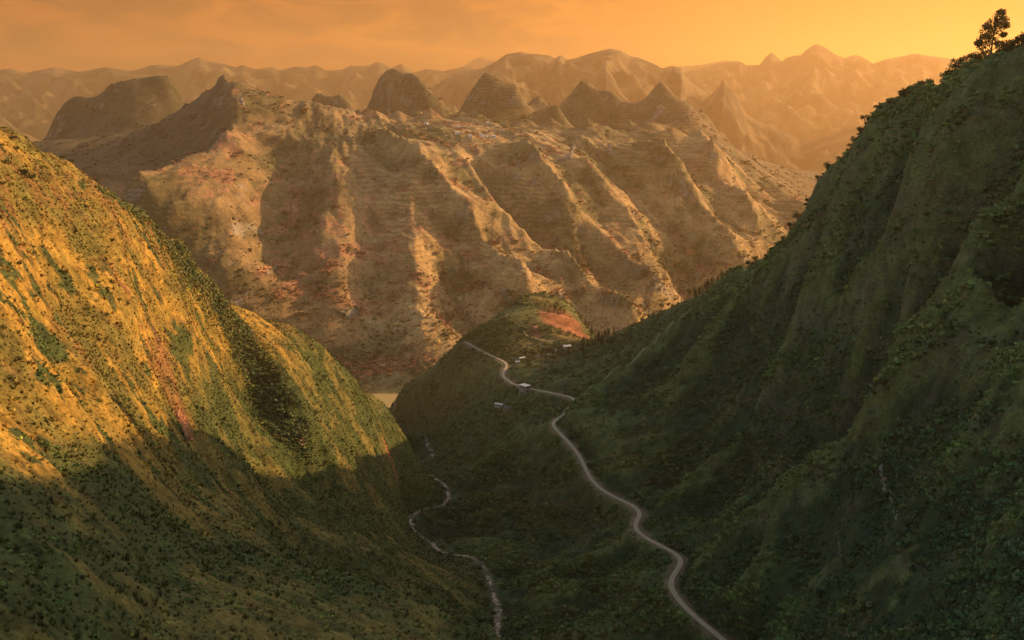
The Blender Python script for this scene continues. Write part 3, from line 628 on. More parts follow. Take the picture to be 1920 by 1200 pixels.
# ------------------------------------------------------------------ standing on the land
def ground_z(x, y):
    """height of the near land at a place"""
    u, v = x / y, math.log(y)
    i = int(np.clip(np.searchsorted(uA, u) - 1, 0, len(uA) - 2)); j = int(np.clip(np.searchsorted(vA, v) - 1, 0, len(vA) - 2))
    fu = (u - uA[i]) / (uA[i + 1] - uA[i]); fv = (v - vA[j]) / (vA[j + 1] - vA[j])
    return float((ZA[j, i] * (1 - fu) + ZA[j, i + 1] * fu) * (1 - fv) + (ZA[j + 1, i] * (1 - fu) + ZA[j + 1, i + 1] * fu) * fv)
TA_ = (ZA - CAMZ) / YA
def spot(px, py, y0=150, y1=2100, Zt=None, ug=None, vg=None):
    """the place on the land seen at a pixel; above the skyline, the skyline below it"""
    tt, ug, vg = (TA_, uA, vA) if Zt is None else (Zt, ug, vg)
    u, _, t = uvt(px, py, 1.0)
    i = int(np.clip(np.searchsorted(ug, u), 0, len(ug) - 1)); c = tt[:, i]
    ok = (vg > math.log(y0)) & (vg < math.log(y1)); idx = np.where(ok)[0]
    hit = idx[c[idx] >= t]
    j = hit[0] if len(hit) else idx[np.argmax(c[idx])]
    Y = math.exp(vg[j]); return np.array([u * Y, Y, c[j] * Y + CAMZ])
TBf = (ZB - CAMZ) / YB
def spotB(px, py, y0=2100, y1=5500): return spot(px, py, y0, y1, TBf, uB, vB)

# ------------------------------------------------------------------ scattered ground cover
def leaf_clump(seed, n=46, squash=0.75, leaf=0.42):
    r = np.random.default_rng(seed); V = []; Fc = []
    lobes = [(r.uniform(-.45, .45), r.uniform(-.45, .45), r.uniform(.25, .6), r.uniform(.35, .6)) for _ in range(4)]
    for k in range(n):
        lx, ly, lz, lr = lobes[k % 4]
        d = r.normal(size=3); d /= np.linalg.norm(d); d[2] = abs(d[2]) * 1.0 - 0.25
        c = np.array([lx, ly, lz]) + d * lr * r.uniform(.7, 1.05); c[2] = max(c[2] * squash, 0.02)
        nrm = d + r.normal(size=3) * 0.45; nrm /= np.linalg.norm(nrm)
        a = np.cross(nrm, r.normal(size=3)); a /= np.linalg.norm(a); b = np.cross(nrm, a)
        s_ = leaf * r.uniform(.6, 1.3)
        i = len(V); V += [c + a * s_ * .6, c + b * s_ * .45 - a * s_ * .2, c - a * s_ * .6, c - b * s_ * .45 - a * s_ * .1]
        Fc.append((i, i + 1, i + 2, i + 3))
    return np.array(V), Fc
def tuft(seed, n=16):
    r = np.random.default_rng(seed); V = []; Fc = []
    for k in range(n):
        a = r.uniform(0, 6.283); rr = r.uniform(0, .5); h = r.uniform(.5, 1.0); w = r.uniform(.12, .24)
        p = np.array([math.cos(a) * rr, math.sin(a) * rr, -0.1]); lean = np.array([math.cos(a), math.sin(a), 0]) * r.uniform(.1, .5)
        sd = np.array([-math.sin(a), math.cos(a), 0]) * w
        i = len(V); V += [p - sd, p + sd, p + lean + np.array([0, 0, h])]; Fc.append((i, i + 1, i + 2))
    return np.array(V), Fc
def stone(seed, n=1):
    r = np.random.default_rng(seed)
    bm = bmesh.new(); bmesh.ops.create_icosphere(bm, subdivisions=1, radius=1.0)
    for v in bm.verts: v.co = v.co * r.uniform(.72, 1.12); v.co.z *= .62
    bm.verts.ensure_lookup_table(); V = np.array([v.co[:] for v in bm.verts]); Fc = [tuple(v.index for v in f.verts) for f in bm.faces]; bm.free()
    return V, Fc
def tint_material(name, rough=0.85, trans=0.0, var=0.25):
    m, t, b = new_mat(name); b.inputs['Roughness'].default_value = rough
    a = N(t, 'ShaderNodeAttribute', attribute_name='tint'); a.attribute_type = 'INSTANCER'
    geo = N(t, 'ShaderNodeNewGeometry')
    n = N(t, 'ShaderNodeTexNoise'); n.inputs['Scale'].default_value = 1.3; n.inputs['Detail'].default_value = 2; L(t, geo.outputs['Position'], n.inputs['Vector'])
    f = maprange(t, n.outputs[0], 0.3, 0.7, 1 - var, 1 + var, False)
    cc = N(t, 'ShaderNodeCombineXYZ'); [L(t, f, cc.inputs[i]) for i in range(3)]
    c = mixc(t, 1.0, a.outputs['Color'], cc.outputs[0], 'MULTIPLY'); L(t, c, b.inputs['Base Color'])
    return m
def scatter(name, P, sc, tint, protos, mat, label, flat=1.0):
    n = len(P); V = [P]; Fc = []; off = n; pid = [np.zeros(n, np.int32)]
    for k, (pv, pf) in enumerate(protos):
        V.append(pv); Fc += [tuple(i + off for i in f) for f in pf]; off += len(pv); pid.append(np.full(len(pv), k + 1, np.int32))
    V = np.concatenate(V); tot = len(V)
    me = bpy.data.meshes.new(name); me.from_pydata(V.tolist(), [], Fc)
    r = np.random.default_rng(len(P))
    a = me.attributes.new('pid', 'INT', 'POINT'); a.data.foreach_set('value', np.concatenate(pid))
    pad = lambda x: np.concatenate([x, np.zeros(tot - n)]).astype(np.float32)
    a = me.attributes.new('sc', 'FLOAT', 'POINT'); a.data.foreach_set('value', pad(sc))
    a = me.attributes.new('rz', 'FLOAT', 'POINT'); a.data.foreach_set('value', pad(r.uniform(0, 6.283, n)))
    a = me.attributes.new('pick', 'INT', 'POINT'); a.data.foreach_set('value', np.concatenate([r.integers(0, len(protos), n), np.zeros(tot - n, int)]).astype(np.int32))
    a = me.attributes.new('tint', 'FLOAT_COLOR', 'POINT'); c4 = np.ones((tot, 4), np.float32); c4[:n, :3] = tint; a.data.foreach_set('color', c4.ravel())
    me.materials.append(mat)
    o = bpy.data.objects.new(name, me); COL.objects.link(o); o['kind'] = 'stuff'; o['label'] = label
    g = bpy.data.node_groups.new(name, 'GeometryNodeTree')
    g.interface.new_socket('Geometry', in_out='INPUT', socket_type='NodeSocketGeometry'); g.interface.new_socket('Geometry', in_out='OUTPUT', socket_type='NodeSocketGeometry')
    gi = g.nodes.new('NodeGroupInput'); go = g.nodes.new('NodeGroupOutput')
    def attr(nm, ty):
        x = g.nodes.new('GeometryNodeInputNamedAttribute'); x.data_type = ty; x.inputs[0].default_value = nm
        return [q for q in x.outputs if q.enabled and q.name == 'Attribute'][0]
    pa = attr('pid', 'INT')
    def part(k):
        c = g.nodes.new('FunctionNodeCompare'); c.data_type = 'INT'; c.operation = 'EQUAL'
        ins = [q for q in c.inputs if q.enabled]; g.links.new(pa, ins[0]); ins[1].default_value = k
        sp = g.nodes.new('GeometryNodeSeparateGeometry'); sp.domain = 'POINT'
        g.links.new(gi.outputs[0], sp.inputs[0]); g.links.new(c.outputs[0], sp.inputs[1]); return sp.outputs[0]
    g2i = g.nodes.new('GeometryNodeGeometryToInstance')
    for k in range(len(protos)): g.links.new(part(k + 1), g2i.inputs[0])
    iop = g.nodes.new('GeometryNodeInstanceOnPoints')
    g.links.new(part(0), iop.inputs['Points']); g.links.new(g2i.outputs[0], iop.inputs['Instance']); iop.inputs['Pick Instance'].default_value = True
    g.links.new(attr('pick', 'INT'), iop.inputs['Instance Index'])
    cx = g.nodes.new('ShaderNodeCombineXYZ'); g.links.new(attr('rz', 'FLOAT'), cx.inputs[2]); g.links.new(cx.outputs[0], iop.inputs['Rotation'])
    cs = g.nodes.new('ShaderNodeCombineXYZ'); sa_ = attr('sc', 'FLOAT')
    g.links.new(sa_, cs.inputs[0]); g.links.new(sa_, cs.inputs[1])
    mm = g.nodes.new('ShaderNodeMath'); mm.operation = 'MULTIPLY'; mm.inputs[1].default_value = flat; g.links.new(sa_, mm.inputs[0]); g.links.new(mm.outputs[0], cs.inputs[2])
    g.links.new(cs.outputs[0], iop.inputs['Scale'])
    g.links.new(iop.outputs[0], go.inputs[0])
    md = o.modifiers.new('scatter', 'NODES'); md.node_group = g
    return o
def pick_nodes(X, Y, Z, weight, n, seed):
    """n places over a lattice, as many per square metre as the weight says"""
    r = np.random.default_rng(seed)
    ax = np.abs(np.gradient(X, axis=1)); ay = np.abs(np.gradient(Y, axis=0))
    w = (weight * ax * ay).ravel().astype(np.float64); cw = np.cumsum(w); i = np.searchsorted(cw, r.random(n) * cw[-1])
    i = np.clip(i, 0, w.size - 1)
    jx = r.uniform(-.5, .5, n); jy = r.uniform(-.5, .5, n)
    gx = np.gradient(X, axis=1).ravel()[i]; gzx = np.gradient(Z, axis=1).ravel()[i]; gy_ = np.gradient(Y, axis=0).ravel()[i]; gxy = np.gradient(X, axis=0).ravel()[i]; gzy = np.gradient(Z, axis=0).ravel()[i]
    return i, np.stack([X.ravel()[i] + jx * gx + jy * gxy, Y.ravel()[i] + jy * gy_, Z.ravel()[i] + jx * gzx + jy * gzy], -1)

inframe = (np.abs(UA) < 0.60) & (TA_ > -0.62) & (ZA > 2)
dP, _ = seg_dist(xs, ys, np.array([at(*p) for p in PATH_CREST]))
fieldm = np.maximum(np.maximum(blob(1064, 606, 1742, 40, 32), blob(1036, 598, 1737, 26, 24)), blob(1003, 628, 1690, 12, 16))
clear = (1 - fieldm) * sstep(dP, 3, 6) * sstep(dR, 5, 9) * sstep(dS, 3, 7) * inframe / np.clip(NA[..., 2], 0.3, 1)
bush_protos = [leaf_clump(k) for k in range(5)]
tuft_protos = [tuft(k) for k in range(5)]
m_leaf = tint_material('shrub_leaves'); m_tuft = tint_material('dry_grass')
forest = sstep(nA + 0.7 * nB - 0.4 * nC + 0.4 * wetl, -0.05, 0.3)
def tints(i, base, jitter, seed, dark=1.0):
    r = np.random.default_rng(seed); n = len(i)
    c = base.reshape(-1, 3)[i] * np.clip(1 + jitter * r.normal(size=(n, 1)), .45, 1.7) * (1 + 0.07 * np.clip(r.normal(size=(n, 3)), -2, 2))
    return np.clip(c * dark, 0.006, 0.6)
# right side: a closed cover of bushes
w = (1 - leftm) * clear * (0.30 + forest) * (1 - 0.6 * mid) * (1 - 0.5 * rockm)
i, P = pick_nodes(XA, YA, ZA, w, 95000, 1)
r_ = np.random.default_rng(2)
scatter('hillside_shrubs', P, np.minimum(np.exp(r_.normal(0.40, 0.55, len(P))), 3.4) * (0.70 + 0.75 * forest.ravel()[i]), tints(i, mixa(cA, (0.052, 0.074, 0.024), np.clip(rockm + 0.15, 0, 1)), 0.25, 3, 1.9), bush_protos, m_leaf, 'dense dark green scrub covering the shaded right hillside')
lclump = np.maximum(sstep(nB - 0.5 * nA, 0.14, 0.42), 0.55 * wetl)
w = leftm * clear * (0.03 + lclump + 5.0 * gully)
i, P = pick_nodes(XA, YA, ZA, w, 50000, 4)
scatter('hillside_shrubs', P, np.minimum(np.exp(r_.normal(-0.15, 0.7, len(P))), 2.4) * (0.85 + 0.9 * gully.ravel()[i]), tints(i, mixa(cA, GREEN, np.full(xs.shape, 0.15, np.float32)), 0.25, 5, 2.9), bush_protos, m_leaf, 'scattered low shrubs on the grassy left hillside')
w = leftm * clear * (0.5 + sstep(nA, -0.3, 0.3))
i, P = pick_nodes(XA, YA, ZA, w, 110000, 6)
scatter('hillside_grass', P, np.exp(r_.normal(0.0, 0.4, len(P))) * 0.95, tints(i, cA, 0.42, 7, 1.25), tuft_protos, m_tuft, 'tall dry grass in tufts on the left hillside', 0.9)
w = mid * clear
w = w * (0.25 + sstep(nA + nB, -0.2, 0.4))
i, P = pick_nodes(XA, YA, ZA, w, 34000, 8)
scatter('hillside_shrubs', P, np.exp(r_.normal(0.35, 0.5, len(P))) * 0.95, tints(i, cA, 0.3, 9, 1.5), bush_protos, m_leaf, 'low olive scrub on the middle hill below the village')
# trees and thickets on the massif across the gorge
inB = ((np.abs(UB) < 0.56) & (ZB > 6) & (YB < 4800)) / np.clip(NB_[..., 2], 0.3, 1)
w = inB * (0.04 + sstep(m2 + 0.6 * m1, 0.05, 0.40) ** 1.5 + 0.5 * sstep(-convB, 0.2, 1.2) + 0.4 * sstep(330 - ZB, 0, 150)) * (1 + 1.2 * sstep(260 - ZB, 0, 120))
i, P = pick_nodes(XB, YB, ZB, w, 42000, 10)
scatter('massif_thickets', P, np.exp(r_.normal(1.15, 0.5, len(P))), tints(i, cB, 0.3, 11, 1.25), bush_protos, m_leaf, 'small trees and thickets dotted over the sunlit massif')

# ------------------------------------------------------------------ road, paths, stream
def ribbon(name, C, half, edges, mat, lift, kind='structure', label=None, drape=None):
    """a strip along a centre line; edges is the cross-section [(offset, rise), ...]"""
    C = np.array(C); tg = np.gradient(C, axis=0); tg[:, 2] = 0; tg /= np.linalg.norm(tg, axis=1, keepdims=True) + 1e-9
    nrm = np.stack([tg[:, 1], -tg[:, 0], np.zeros(len(C))], 1); m = len(edges); V = []; across = []
    for k, p in enumerate(C):
        h = half[k] if hasattr(half, '__len__') else half
        for o_, rise in edges:
            q = p + nrm[k] * (o_ * h)
            z = (drape(q[0], q[1]) if drape else p[2]) + lift + rise
            V.append((q[0], q[1], z)); across.append(o_)
    Fc = [(k * m + j, k * m + j + 1, (k + 1) * m + j + 1, (k + 1) * m + j) for k in range(len(C) - 1) for j in range(m - 1)]
    me = bpy.data.meshes.new(name); me.from_pydata(V, [], Fc)
    a = me.attributes.new('across', 'FLOAT', 'POINT'); a.data.foreach_set('value', np.array(across, np.float32))
    me.polygons.foreach_set('use_smooth', np.ones(len(Fc), bool)); me.materials.append(mat)
    o = bpy.data.objects.new(name, me); COL.objects.link(o); o['kind'] = kind
    if label: o['label'] = label
    return o
def strip_material(name, base, edge, rut):
    m, t, b = new_mat(name)
    a = N(t, 'ShaderNodeAttribute', attribute_name='across'); ab = mathn(t, 'ABSOLUTE', a.outputs['Fac'])
    geo = N(t, 'ShaderNodeNewGeometry'); n = N(t, 'ShaderNodeTexNoise'); n.inputs['Scale'].default_value = 0.35; n.inputs['Detail'].default_value = 6; n.inputs['Roughness'].default_value = 0.7
    L(t, geo.outputs['Position'], n.inputs['Vector'])
    w = mathn(t, 'ADD', ab, mathn(t, 'MULTIPLY', mathn(t, 'SUBTRACT', n.outputs[0], 0.5), 0.5))
    c = mixc(t, maprange(t, w, 0.72, 0.98), base, edge)
    tr = mathn(t, 'MULTIPLY', maprange(t, mathn(t, 'ABSOLUTE', mathn(t, 'SUBTRACT', w, 0.46)), 0.0, 0.2, 1, 0), 0.7)
    c = mixc(t, tr, c, rut)
    f = maprange(t, n.outputs[0], 0.3, 0.7, 0.8, 1.2, False); cc = N(t, 'ShaderNodeCombineXYZ'); [L(t, f, cc.inputs[i]) for i in range(3)]
    L(t, mixc(t, 1.0, c, cc.outputs[0], 'MULTIPLY'), b.inputs['Base Color'])
    return m
m_road = strip_material('road_concrete', (0.34, 0.265, 0.165), (0.22, 0.165, 0.10), (0.42, 0.335, 0.22))
rd = road_line
ribbon('road', rd, 2.6, [(-1.15, -1.6), (-1.0, 0.0), (-0.5, 0.05), (0, 0.08), (0.5, 0.05), (1.0, 0.0), (1.15, -1.6)], m_road, 0.35, label='pale concrete road winding along the right hillside to the village')
m_path = strip_material('path_dirt', (0.24, 0.19, 0.11), (0.17, 0.14, 0.07), (0.30, 0.24, 0.15))
def path(pts, half, label):
    P = [spot(*p) if len(p) == 4 else at(*p) for p in pts]; P = [np.array(q) for q in P]
    P = resample(smooth_line(P, 6), 3.0)
    ribbon('path', P, half, [(-1.0, 0.0), (0, 0.12), (1.0, 0.0)], m_path, 0.55, label=label, drape=ground_z)
path(PATH_CREST, 1.6, 'faint pale footpath climbing the crest from the pass')
path([(966, 606, 1300, 2000), (980, 622, 1300, 2000), (990, 632, 1300, 2000), (1012, 638, 1300, 2000), (1040, 643, 1300, 2000)], 1.6, 'narrow dirt path curving above the village terraces')
path([(745, 728, 1400, 2000), (746, 738, 1400, 2000), (741, 750, 1400, 2000), (742, 758, 1400, 2000), (736, 768, 1400, 2000)], 2.4, 'short pale path above the lake shore')

half = 1.1 + 0.9 * (0.5 + 0.5 * np.sin(np.arange(len(stream)) * 0.5)) + 1.3 * sstep(-stream[:, 1], -1000, -850) + 1.0 * sstep(stream[:, 1], 1350, 1550)
st = resample(np.concatenate([stream[:, :2], (stream[:, 2])[:, None]], 1), 3.0)
hs = np.interp(st[:, 1], stream[::-1, 1], half[::-1])
m_bed = strip_material('stream_bed', (0.085, 0.072, 0.045), (0.09, 0.08, 0.035), (0.16, 0.125, 0.08))
ribbon('stream', st, hs, [(-1.25, 0.25), (-0.8, 0.05), (0, -0.1), (0.8, 0.05), (1.25, 0.25)], m_bed, 0.5, label='shallow stream tumbling down the valley floor between pale stones')
m_stone = tint_material('stone_pale', 0.8, var=0.35)
r_ = np.random.default_rng(12); k = r_.integers(0, len(st), 5200)
off = r_.normal(size=len(k)) * 0.62 * hs[k]
tg = np.gradient(st, axis=0); tg[:, 2] = 0; tg /= np.linalg.norm(tg, axis=1, keepdims=True); nr = np.stack([tg[:, 1], -tg[:, 0], 0 * tg[:, 0]], 1)
P = st[k] + nr[k] * off[:, None] + tg[k] * r_.uniform(-1.5, 1.5, (len(k), 1)); P[:, 2] += 0.5 + 0.1 * np.abs(off)
patchy = np.clip(gn(st[k, 1] / 22.0, st[k, 0] / 22.0, 77) * 2.2 + 0.55, 0, 1)
tn = (np.array([[0.66, 0.49, 0.34]]) * r_.uniform(0.55, 1.25, (len(k), 1)) * (1 + 0.06 * r_.normal(size=(len(k), 3))))
keep = r_.random(len(k)) < patchy
stones = [stone(q) for q in range(5)]
scatter('stream_stones', P[keep], np.exp(r_.normal(-0.75, 0.45, keep.sum())), np.clip(tn[keep], 0.02, 0.8), stones, m_stone, 'pale tumbled stones lining the stream bed')

# ------------------------------------------------------------------ things
def tag(o, label, cat, group=None):
    o['label'] = label; o['category'] = cat
    if group: o['group'] = group
    return o
def empty(name, loc, rz=0.0, scale=1.0):
    o = bpy.data.objects.new(name, None); COL.objects.link(o); o.location = [float(v) for v in loc]; o.rotation_euler = (0, 0, rz); o.scale = (scale,) * 3
    o.empty_display_size = 0.5; return o
def mesh_obj(name, V, Fc, mat, parent=None, smooth=False):
    me = bpy.data.meshes.new(name); me.from_pydata([tuple(map(float, v)) for v in V], [], [tuple(f) for f in Fc])
    if smooth: me.polygons.foreach_set('use_smooth', np.ones(len(Fc), bool))
    me.materials.append(mat); o = bpy.data.objects.new(name, me); COL.objects.link(o); o.parent = parent; return o
def share(name, me, parent):
    o = bpy.data.objects.new(name, me); COL.objects.link(o); o.parent = parent; return o
def copy_tree(o, parent=None):
    c = o.copy(); COL.objects.link(c); c.parent = parent
    for ch in o.children: copy_tree(ch, c)
    return c
def flat_mat(name, c, rough=0.8, var=0.2, scale=1.5):
    m, t, b = new_mat(name); b.inputs['Roughness'].default_value = rough
    geo = N(t, 'ShaderNodeTexCoord'); n = N(t, 'ShaderNodeTexNoise'); n.inputs['Scale'].default_value = scale; n.inputs['Detail'].default_value = 6; L(t, geo.outputs['Object'], n.inputs['Vector'])
    f = maprange(t, n.outputs[0], 0.3, 0.7, 1 - var, 1 + var, False); cc = N(t, 'ShaderNodeCombineXYZ'); [L(t, f, cc.inputs[i]) for i in range(3)]
    L(t, mixc(t, 1.0, c, cc.outputs[0], 'MULTIPLY'), b.inputs['Base Color']); return m
m_bark = flat_mat('bark', (0.06, 0.042, 0.028)); 
def leafy(name, c, c2):
    m, t, b = new_mat(name); g = N(t, 'ShaderNodeNewGeometry'); oi = N(t, 'ShaderNodeObjectInfo')
    cc = mixc(t, g.outputs['Random Per Island'], c, c2); L(t, cc, b.inputs['Base Color'])
    tr = N(t, 'ShaderNodeBsdfTranslucent'); L(t, cc, tr.inputs[0]); mx = N(t, 'ShaderNodeMixShader'); mx.inputs[0].default_value = 0.3
    L(t, b.outputs[0], mx.inputs[1]); L(t, tr.outputs[0], mx.inputs[2]); out = [n for n in t.nodes if n.type == 'OUTPUT_MATERIAL'][0]; L(t, mx.outputs[0], out.inputs[0])
    return m
m_crown = leafy('tree_leaves', (0.050, 0.062, 0.018), (0.095, 0.085, 0.028)); m_pine = leafy('pine_needles', (0.022, 0.036, 0.014), (0.045, 0.055, 0.020)); m_bushl = leafy('bush_leaves', (0.030, 0.040, 0.014), (0.070, 0.068, 0.022))

def tube(V, Fc, pts, rad, n=6):
    base = len(V); pts = [np.array(p, float) for p in pts]
    for k, p in enumerate(pts):
        d = pts[min(k + 1, len(pts) - 1)] - pts[max(k - 1, 0)]; d /= np.linalg.norm(d) + 1e-9
        a = np.cross(d, [0.3, 1, 0.1]); a /= np.linalg.norm(a); b = np.cross(d, a)
        for j in range(n):
            an = 6.2832 * j / n; V.append(p + (a * math.cos(an) + b * math.sin(an)) * rad[k])
    for k in range(len(pts) - 1):
        for j in range(n): Fc.append((base + k * n + j, base + k * n + (j + 1) % n, base + (k + 1) * n + (j + 1) % n, base + (k + 1) * n + j))
def leaves(V, Fc, c, rad, n, size, r, squash=0.8):
    for _ in range(n):
        d = r.normal(size=3); d /= np.linalg.norm(d); p = c + d * rad * np.array([1, 1, squash]) * r.uniform(.45, 1.0)
        nm = d * 0.6 + r.normal(size=3) * 0.6; nm /= np.linalg.norm(nm); a = np.cross(nm, r.normal(size=3)); a /= np.linalg.norm(a); b = np.cross(nm, a); s_ = size * r.uniform(.6, 1.4)
        i = len(V); V += [p + a * s_, p + b * s_ * .6, p - a * s_, p - b * s_ * .6]; Fc.append((i, i + 1, i + 2, i + 3))
def make_tree(name, kind, seed, loc, h, mat):
    """unit-height tree scaled to h: a tapered trunk with limbs, a crown of leaf clusters with gaps"""
    r = np.random.default_rng(seed); root = empty(name, loc, r.uniform(0, 6.28), h); V, Fc, W, Gc = [], [], [], []
    if kind == 'pine':
        tube(V, Fc, [(0, 0, -0.08), (0.01, 0, 0.4), (0, 0.01, 0.97)], [0.022, 0.015, 0.004])
        for k in range(13):
            z = 0.22 + 0.75 * k / 12; rr = 0.19 * (1 - k / 13.5) + 0.015
            for j in range(6):
                a = r.uniform(0, 6.28); c = np.array([math.cos(a) * rr * .6, math.sin(a) * rr * .6, z - rr * 0.25]); leaves(W, Gc, c, rr * .5, 4, 0.035, r, 0.5)
    elif kind == 'big':
        tube(V, Fc, [(0, 0, -0.06), (0.01, 0, 0.2), (0.03, 0, 0.5), (0.06, 0.01, 0.8)], [0.024, 0.018, 0.012, 0.004])
        cl = [(-.16, 0, .36, .12), (.02, .05, .34, .13), (-.2, -.04, .22, .10), (.16, .02, .28, .09), (-.10, .06, .52, .13), (.05, -.06, .56, .14), (-.02, .02, .68, .13), (.12, 0, .70, .14), (.20, .04, .78, .11), (.08, -.03, .86, .12), (.13, 0, .93, .09), (-.12, 0, .64, .09), (.24, 0, .66, .08), (-.05, .04, .44, .10), (-.24, .02, .30, .08), (.20, -.02, .46, .07)]
        for (x, y, z, q) in cl:
            tube(V, Fc, [(0.03 * z, 0, max(z - 0.22, 0.12)), (x * .6, y * .6, z - .08), (x, y, z)], [0.009, 0.006, 0.002], 4); leaves(W, Gc, np.array([x * 1.15, y * 1.3, z]), q * 1.22, 170, 0.023, r, 0.8)
    elif kind == 'umbrella':
        tube(V, Fc, [(0, 0, -0.06), (0.01, 0, 0.35), (0, 0, 0.75)], [0.035, 0.026, 0.01])
        for k in range(9):
            a = k * 0.7 + r.uniform(0, .5); q = r.uniform(.12, .34); c = np.array([math.cos(a) * q, math.sin(a) * q, r.uniform(.68, .86)])
            tube(V, Fc, [(0, 0, .42), c * [.6, .6, .85], c], [0.016, 0.01, 0.004], 4); leaves(W, Gc, c, .15, 26, 0.05, r, 0.6)
        leaves(W, Gc, np.array([0.05, 0, .45]), .12, 14, 0.05, r)
    elif kind == 'bush':
        for k in range(7):
            a = r.uniform(0, 6.28); q = r.uniform(0.1, .5); c = np.array([math.cos(a) * q, math.sin(a) * q, r.uniform(.25, .72)])
            tube(V, Fc, [(c[0] * .1, c[1] * .1, -0.15), c * [.6, .6, .6], c], [0.03, 0.018, 0.006], 4); leaves(W, Gc, c, r.uniform(.24, .36), 30, 0.085, r, 0.8)
    else:
        tube(V, Fc, [(0, 0, -0.08), (0.02, 0.01, 0.3), (-0.01, 0.02, 0.7)], [0.032, 0.024, 0.008])
        for k in range(10):
            a = r.uniform(0, 6.28); q = r.uniform(.05, .26); c = np.array([math.cos(a) * q, math.sin(a) * q, r.uniform(.42, .88)])
            tube(V, Fc, [(0, 0, c[2] * .55), c * [.6, .6, .9], c], [0.014, 0.009, 0.003], 4); leaves(W, Gc, c, r.uniform(.12, .19), 24, 0.05, r, 0.8)
    mesh_obj('stem' if kind == 'bush' else 'trunk', V, Fc, m_bark, root); mesh_obj('foliage' if kind == 'bush' else 'crown', W, Gc, mat, root)
    return root
PROTO = {}
def plant(name, kind, variant, mat, loc, h, rz, label, cat, group):
    key = (kind, variant)
    loc = np.array(loc, float)
    if key not in PROTO: o = make_tree(name, kind, 100 + variant + 10 * len(PROTO), loc, h, mat); PROTO[key] = o
    else: o = copy_tree(PROTO[key])
    o.name = name; o.location = loc; o.rotation_euler = (0, 0, rz); o.scale = (h,) * 3
    return tag(o, label, cat, group)
def px2m(px, Y): return px * Y / F

rt = random.Random(3)
ORD = ['first', 'second', 'third', 'fourth', 'fifth', 'sixth', 'seventh', 'eighth', 'ninth', 'tenth', 'eleventh', 'twelfth', 'thirteenth', 'fourteenth', 'fifteenth', 'sixteenth', 'seventeenth', 'eighteenth', 'nineteenth', 'twentieth', 'twenty-first', 'twenty-second', 'twenty-third', 'twenty-fourth', 'twenty-fifth', 'twenty-sixth', 'twenty-seventh', 'twenty-eighth']
p = at(1858, 112, 838); p = spot(1858, 95, 600, 1000); 
plant('broadleaf_tree', 'big', 0, m_crown, p - [0, 0, 1], px2m(84, p[1]), 0.0, 'tall leafy tree standing alone on the right ridge top against the sky', 'tree', None)
# bushes along the crest of the right hill
crest = [(1772, 148, 22), (1780, 138, 24), (1789, 130, 22), (1798, 126, 26), (1807, 124, 20), (1816, 122, 22), (1826, 118, 24), (1836, 116, 22), (1846, 112, 20), (1878, 104, 26), (1888, 98, 30), (1898, 94, 26), (1908, 88, 30), (1918, 84, 34),
         (1744, 158, 12), (1728, 168, 9), (1697, 184, 16), (1689, 188, 12), (1668, 202, 9), (1650, 212, 9), (1625, 230, 18), (1615, 236, 14), (1603, 252, 11), (1596, 268, 12), (1572, 295, 9), (1551, 318, 15), (1533, 343, 10), (1516, 366, 11), (1497, 410, 16), (1482, 436, 14), (1470, 446, 9), (1443, 468, 8), (1416, 486, 12), (1405, 491, 15)]
for n_, (px, py, hp) in enumerate(crest):
    p = spot(px, py - 6, 600, 1700)
    hi = sorted(q[0] for q in crest if q[0] > 1760); lo_ = sorted((q[0] for q in crest if q[0] <= 1760), reverse=True)
    lab = ORD[hi.index(px)] + ' leafy bush from the left in the thicket on the right ridge top' if px > 1760 else ORD[lo_.index(px)] + ' dark bush down the right hill skyline below the ridge top thicket'
    plant('bush', 'bush', n_ % 3, m_bushl, p - [0, 0, 0.6], px2m(hp, p[1]) * (0.8 if px > 1760 else 1.0), rt.uniform(0, 6), lab, 'bush', 'thicket on top of the right ridge' if px > 1760 else 'bushes down the edge of the right hill')
# trees on the saddle
p = spot(1293, 548, 1200, 1700); plant('broadleaf_tree', 'umbrella', 0, m_crown, p, px2m(20, p[1]), 0.4, 'lone flat-topped tree just left of the pine row on the saddle', 'tree', None)
for k in range(15):
    f = k / 14; px = 1304 + 52 * f + rt.uniform(-1, 1); p = spot(px, 500, 1200, 1700)
    plant('pine_tree', 'pine', k % 3, m_pine, p - [0, 0, .4], px2m(rt.uniform(13, 21), p[1]), rt.uniform(0, 6), ORD[k] + ' slim dark pine from the left in the row on the saddle crest', 'tree', 'pine row on the saddle crest')
for px, hp, lab in ((1242, 16, 'taller left one of two small trees on the low saddle crest'), (1254, 13, 'shorter right one of two small trees on the low saddle crest')):
    p = spot(px, 540, 1200, 1750); plant('broadleaf_tree', 'round', 0, m_crown, p, px2m(hp, p[1]), rt.uniform(0, 6), lab, 'tree', 'pair of small trees on the saddle')
for px in (1217, 1226, 1234, 1239, 1262, 1272, 1205):
    p = spot(px, 540, 1200, 1750); plant('bush', 'bush', 1, m_bushl, p - [0, 0, .3], px2m(rt.uniform(5, 8), p[1]), rt.uniform(0, 6), ORD[[1205, 1217, 1226, 1234, 1239, 1262, 1272].index(px)] + ' low shrub from the left on the saddle skyline by two small trees', 'bush', 'shrubs on the saddle skyline')
for k in range(46):
    f = rt.random(); px = 1088 + 64 * f; row = rt.random() ** 1.6
    p = spot(px, 640 - 18 * f + 26 * row, 1250, 1800) if row > .12 else spot(px, 590, 1250, 1800)
    plant('pine_tree', 'pine', k % 3, m_pine, p - [0, 0, .4], px2m(rt.uniform(11, 18), p[1]), rt.uniform(0, 6), 'dark pine in the plantation right of the village', 'tree', 'pine plantation right of the village')
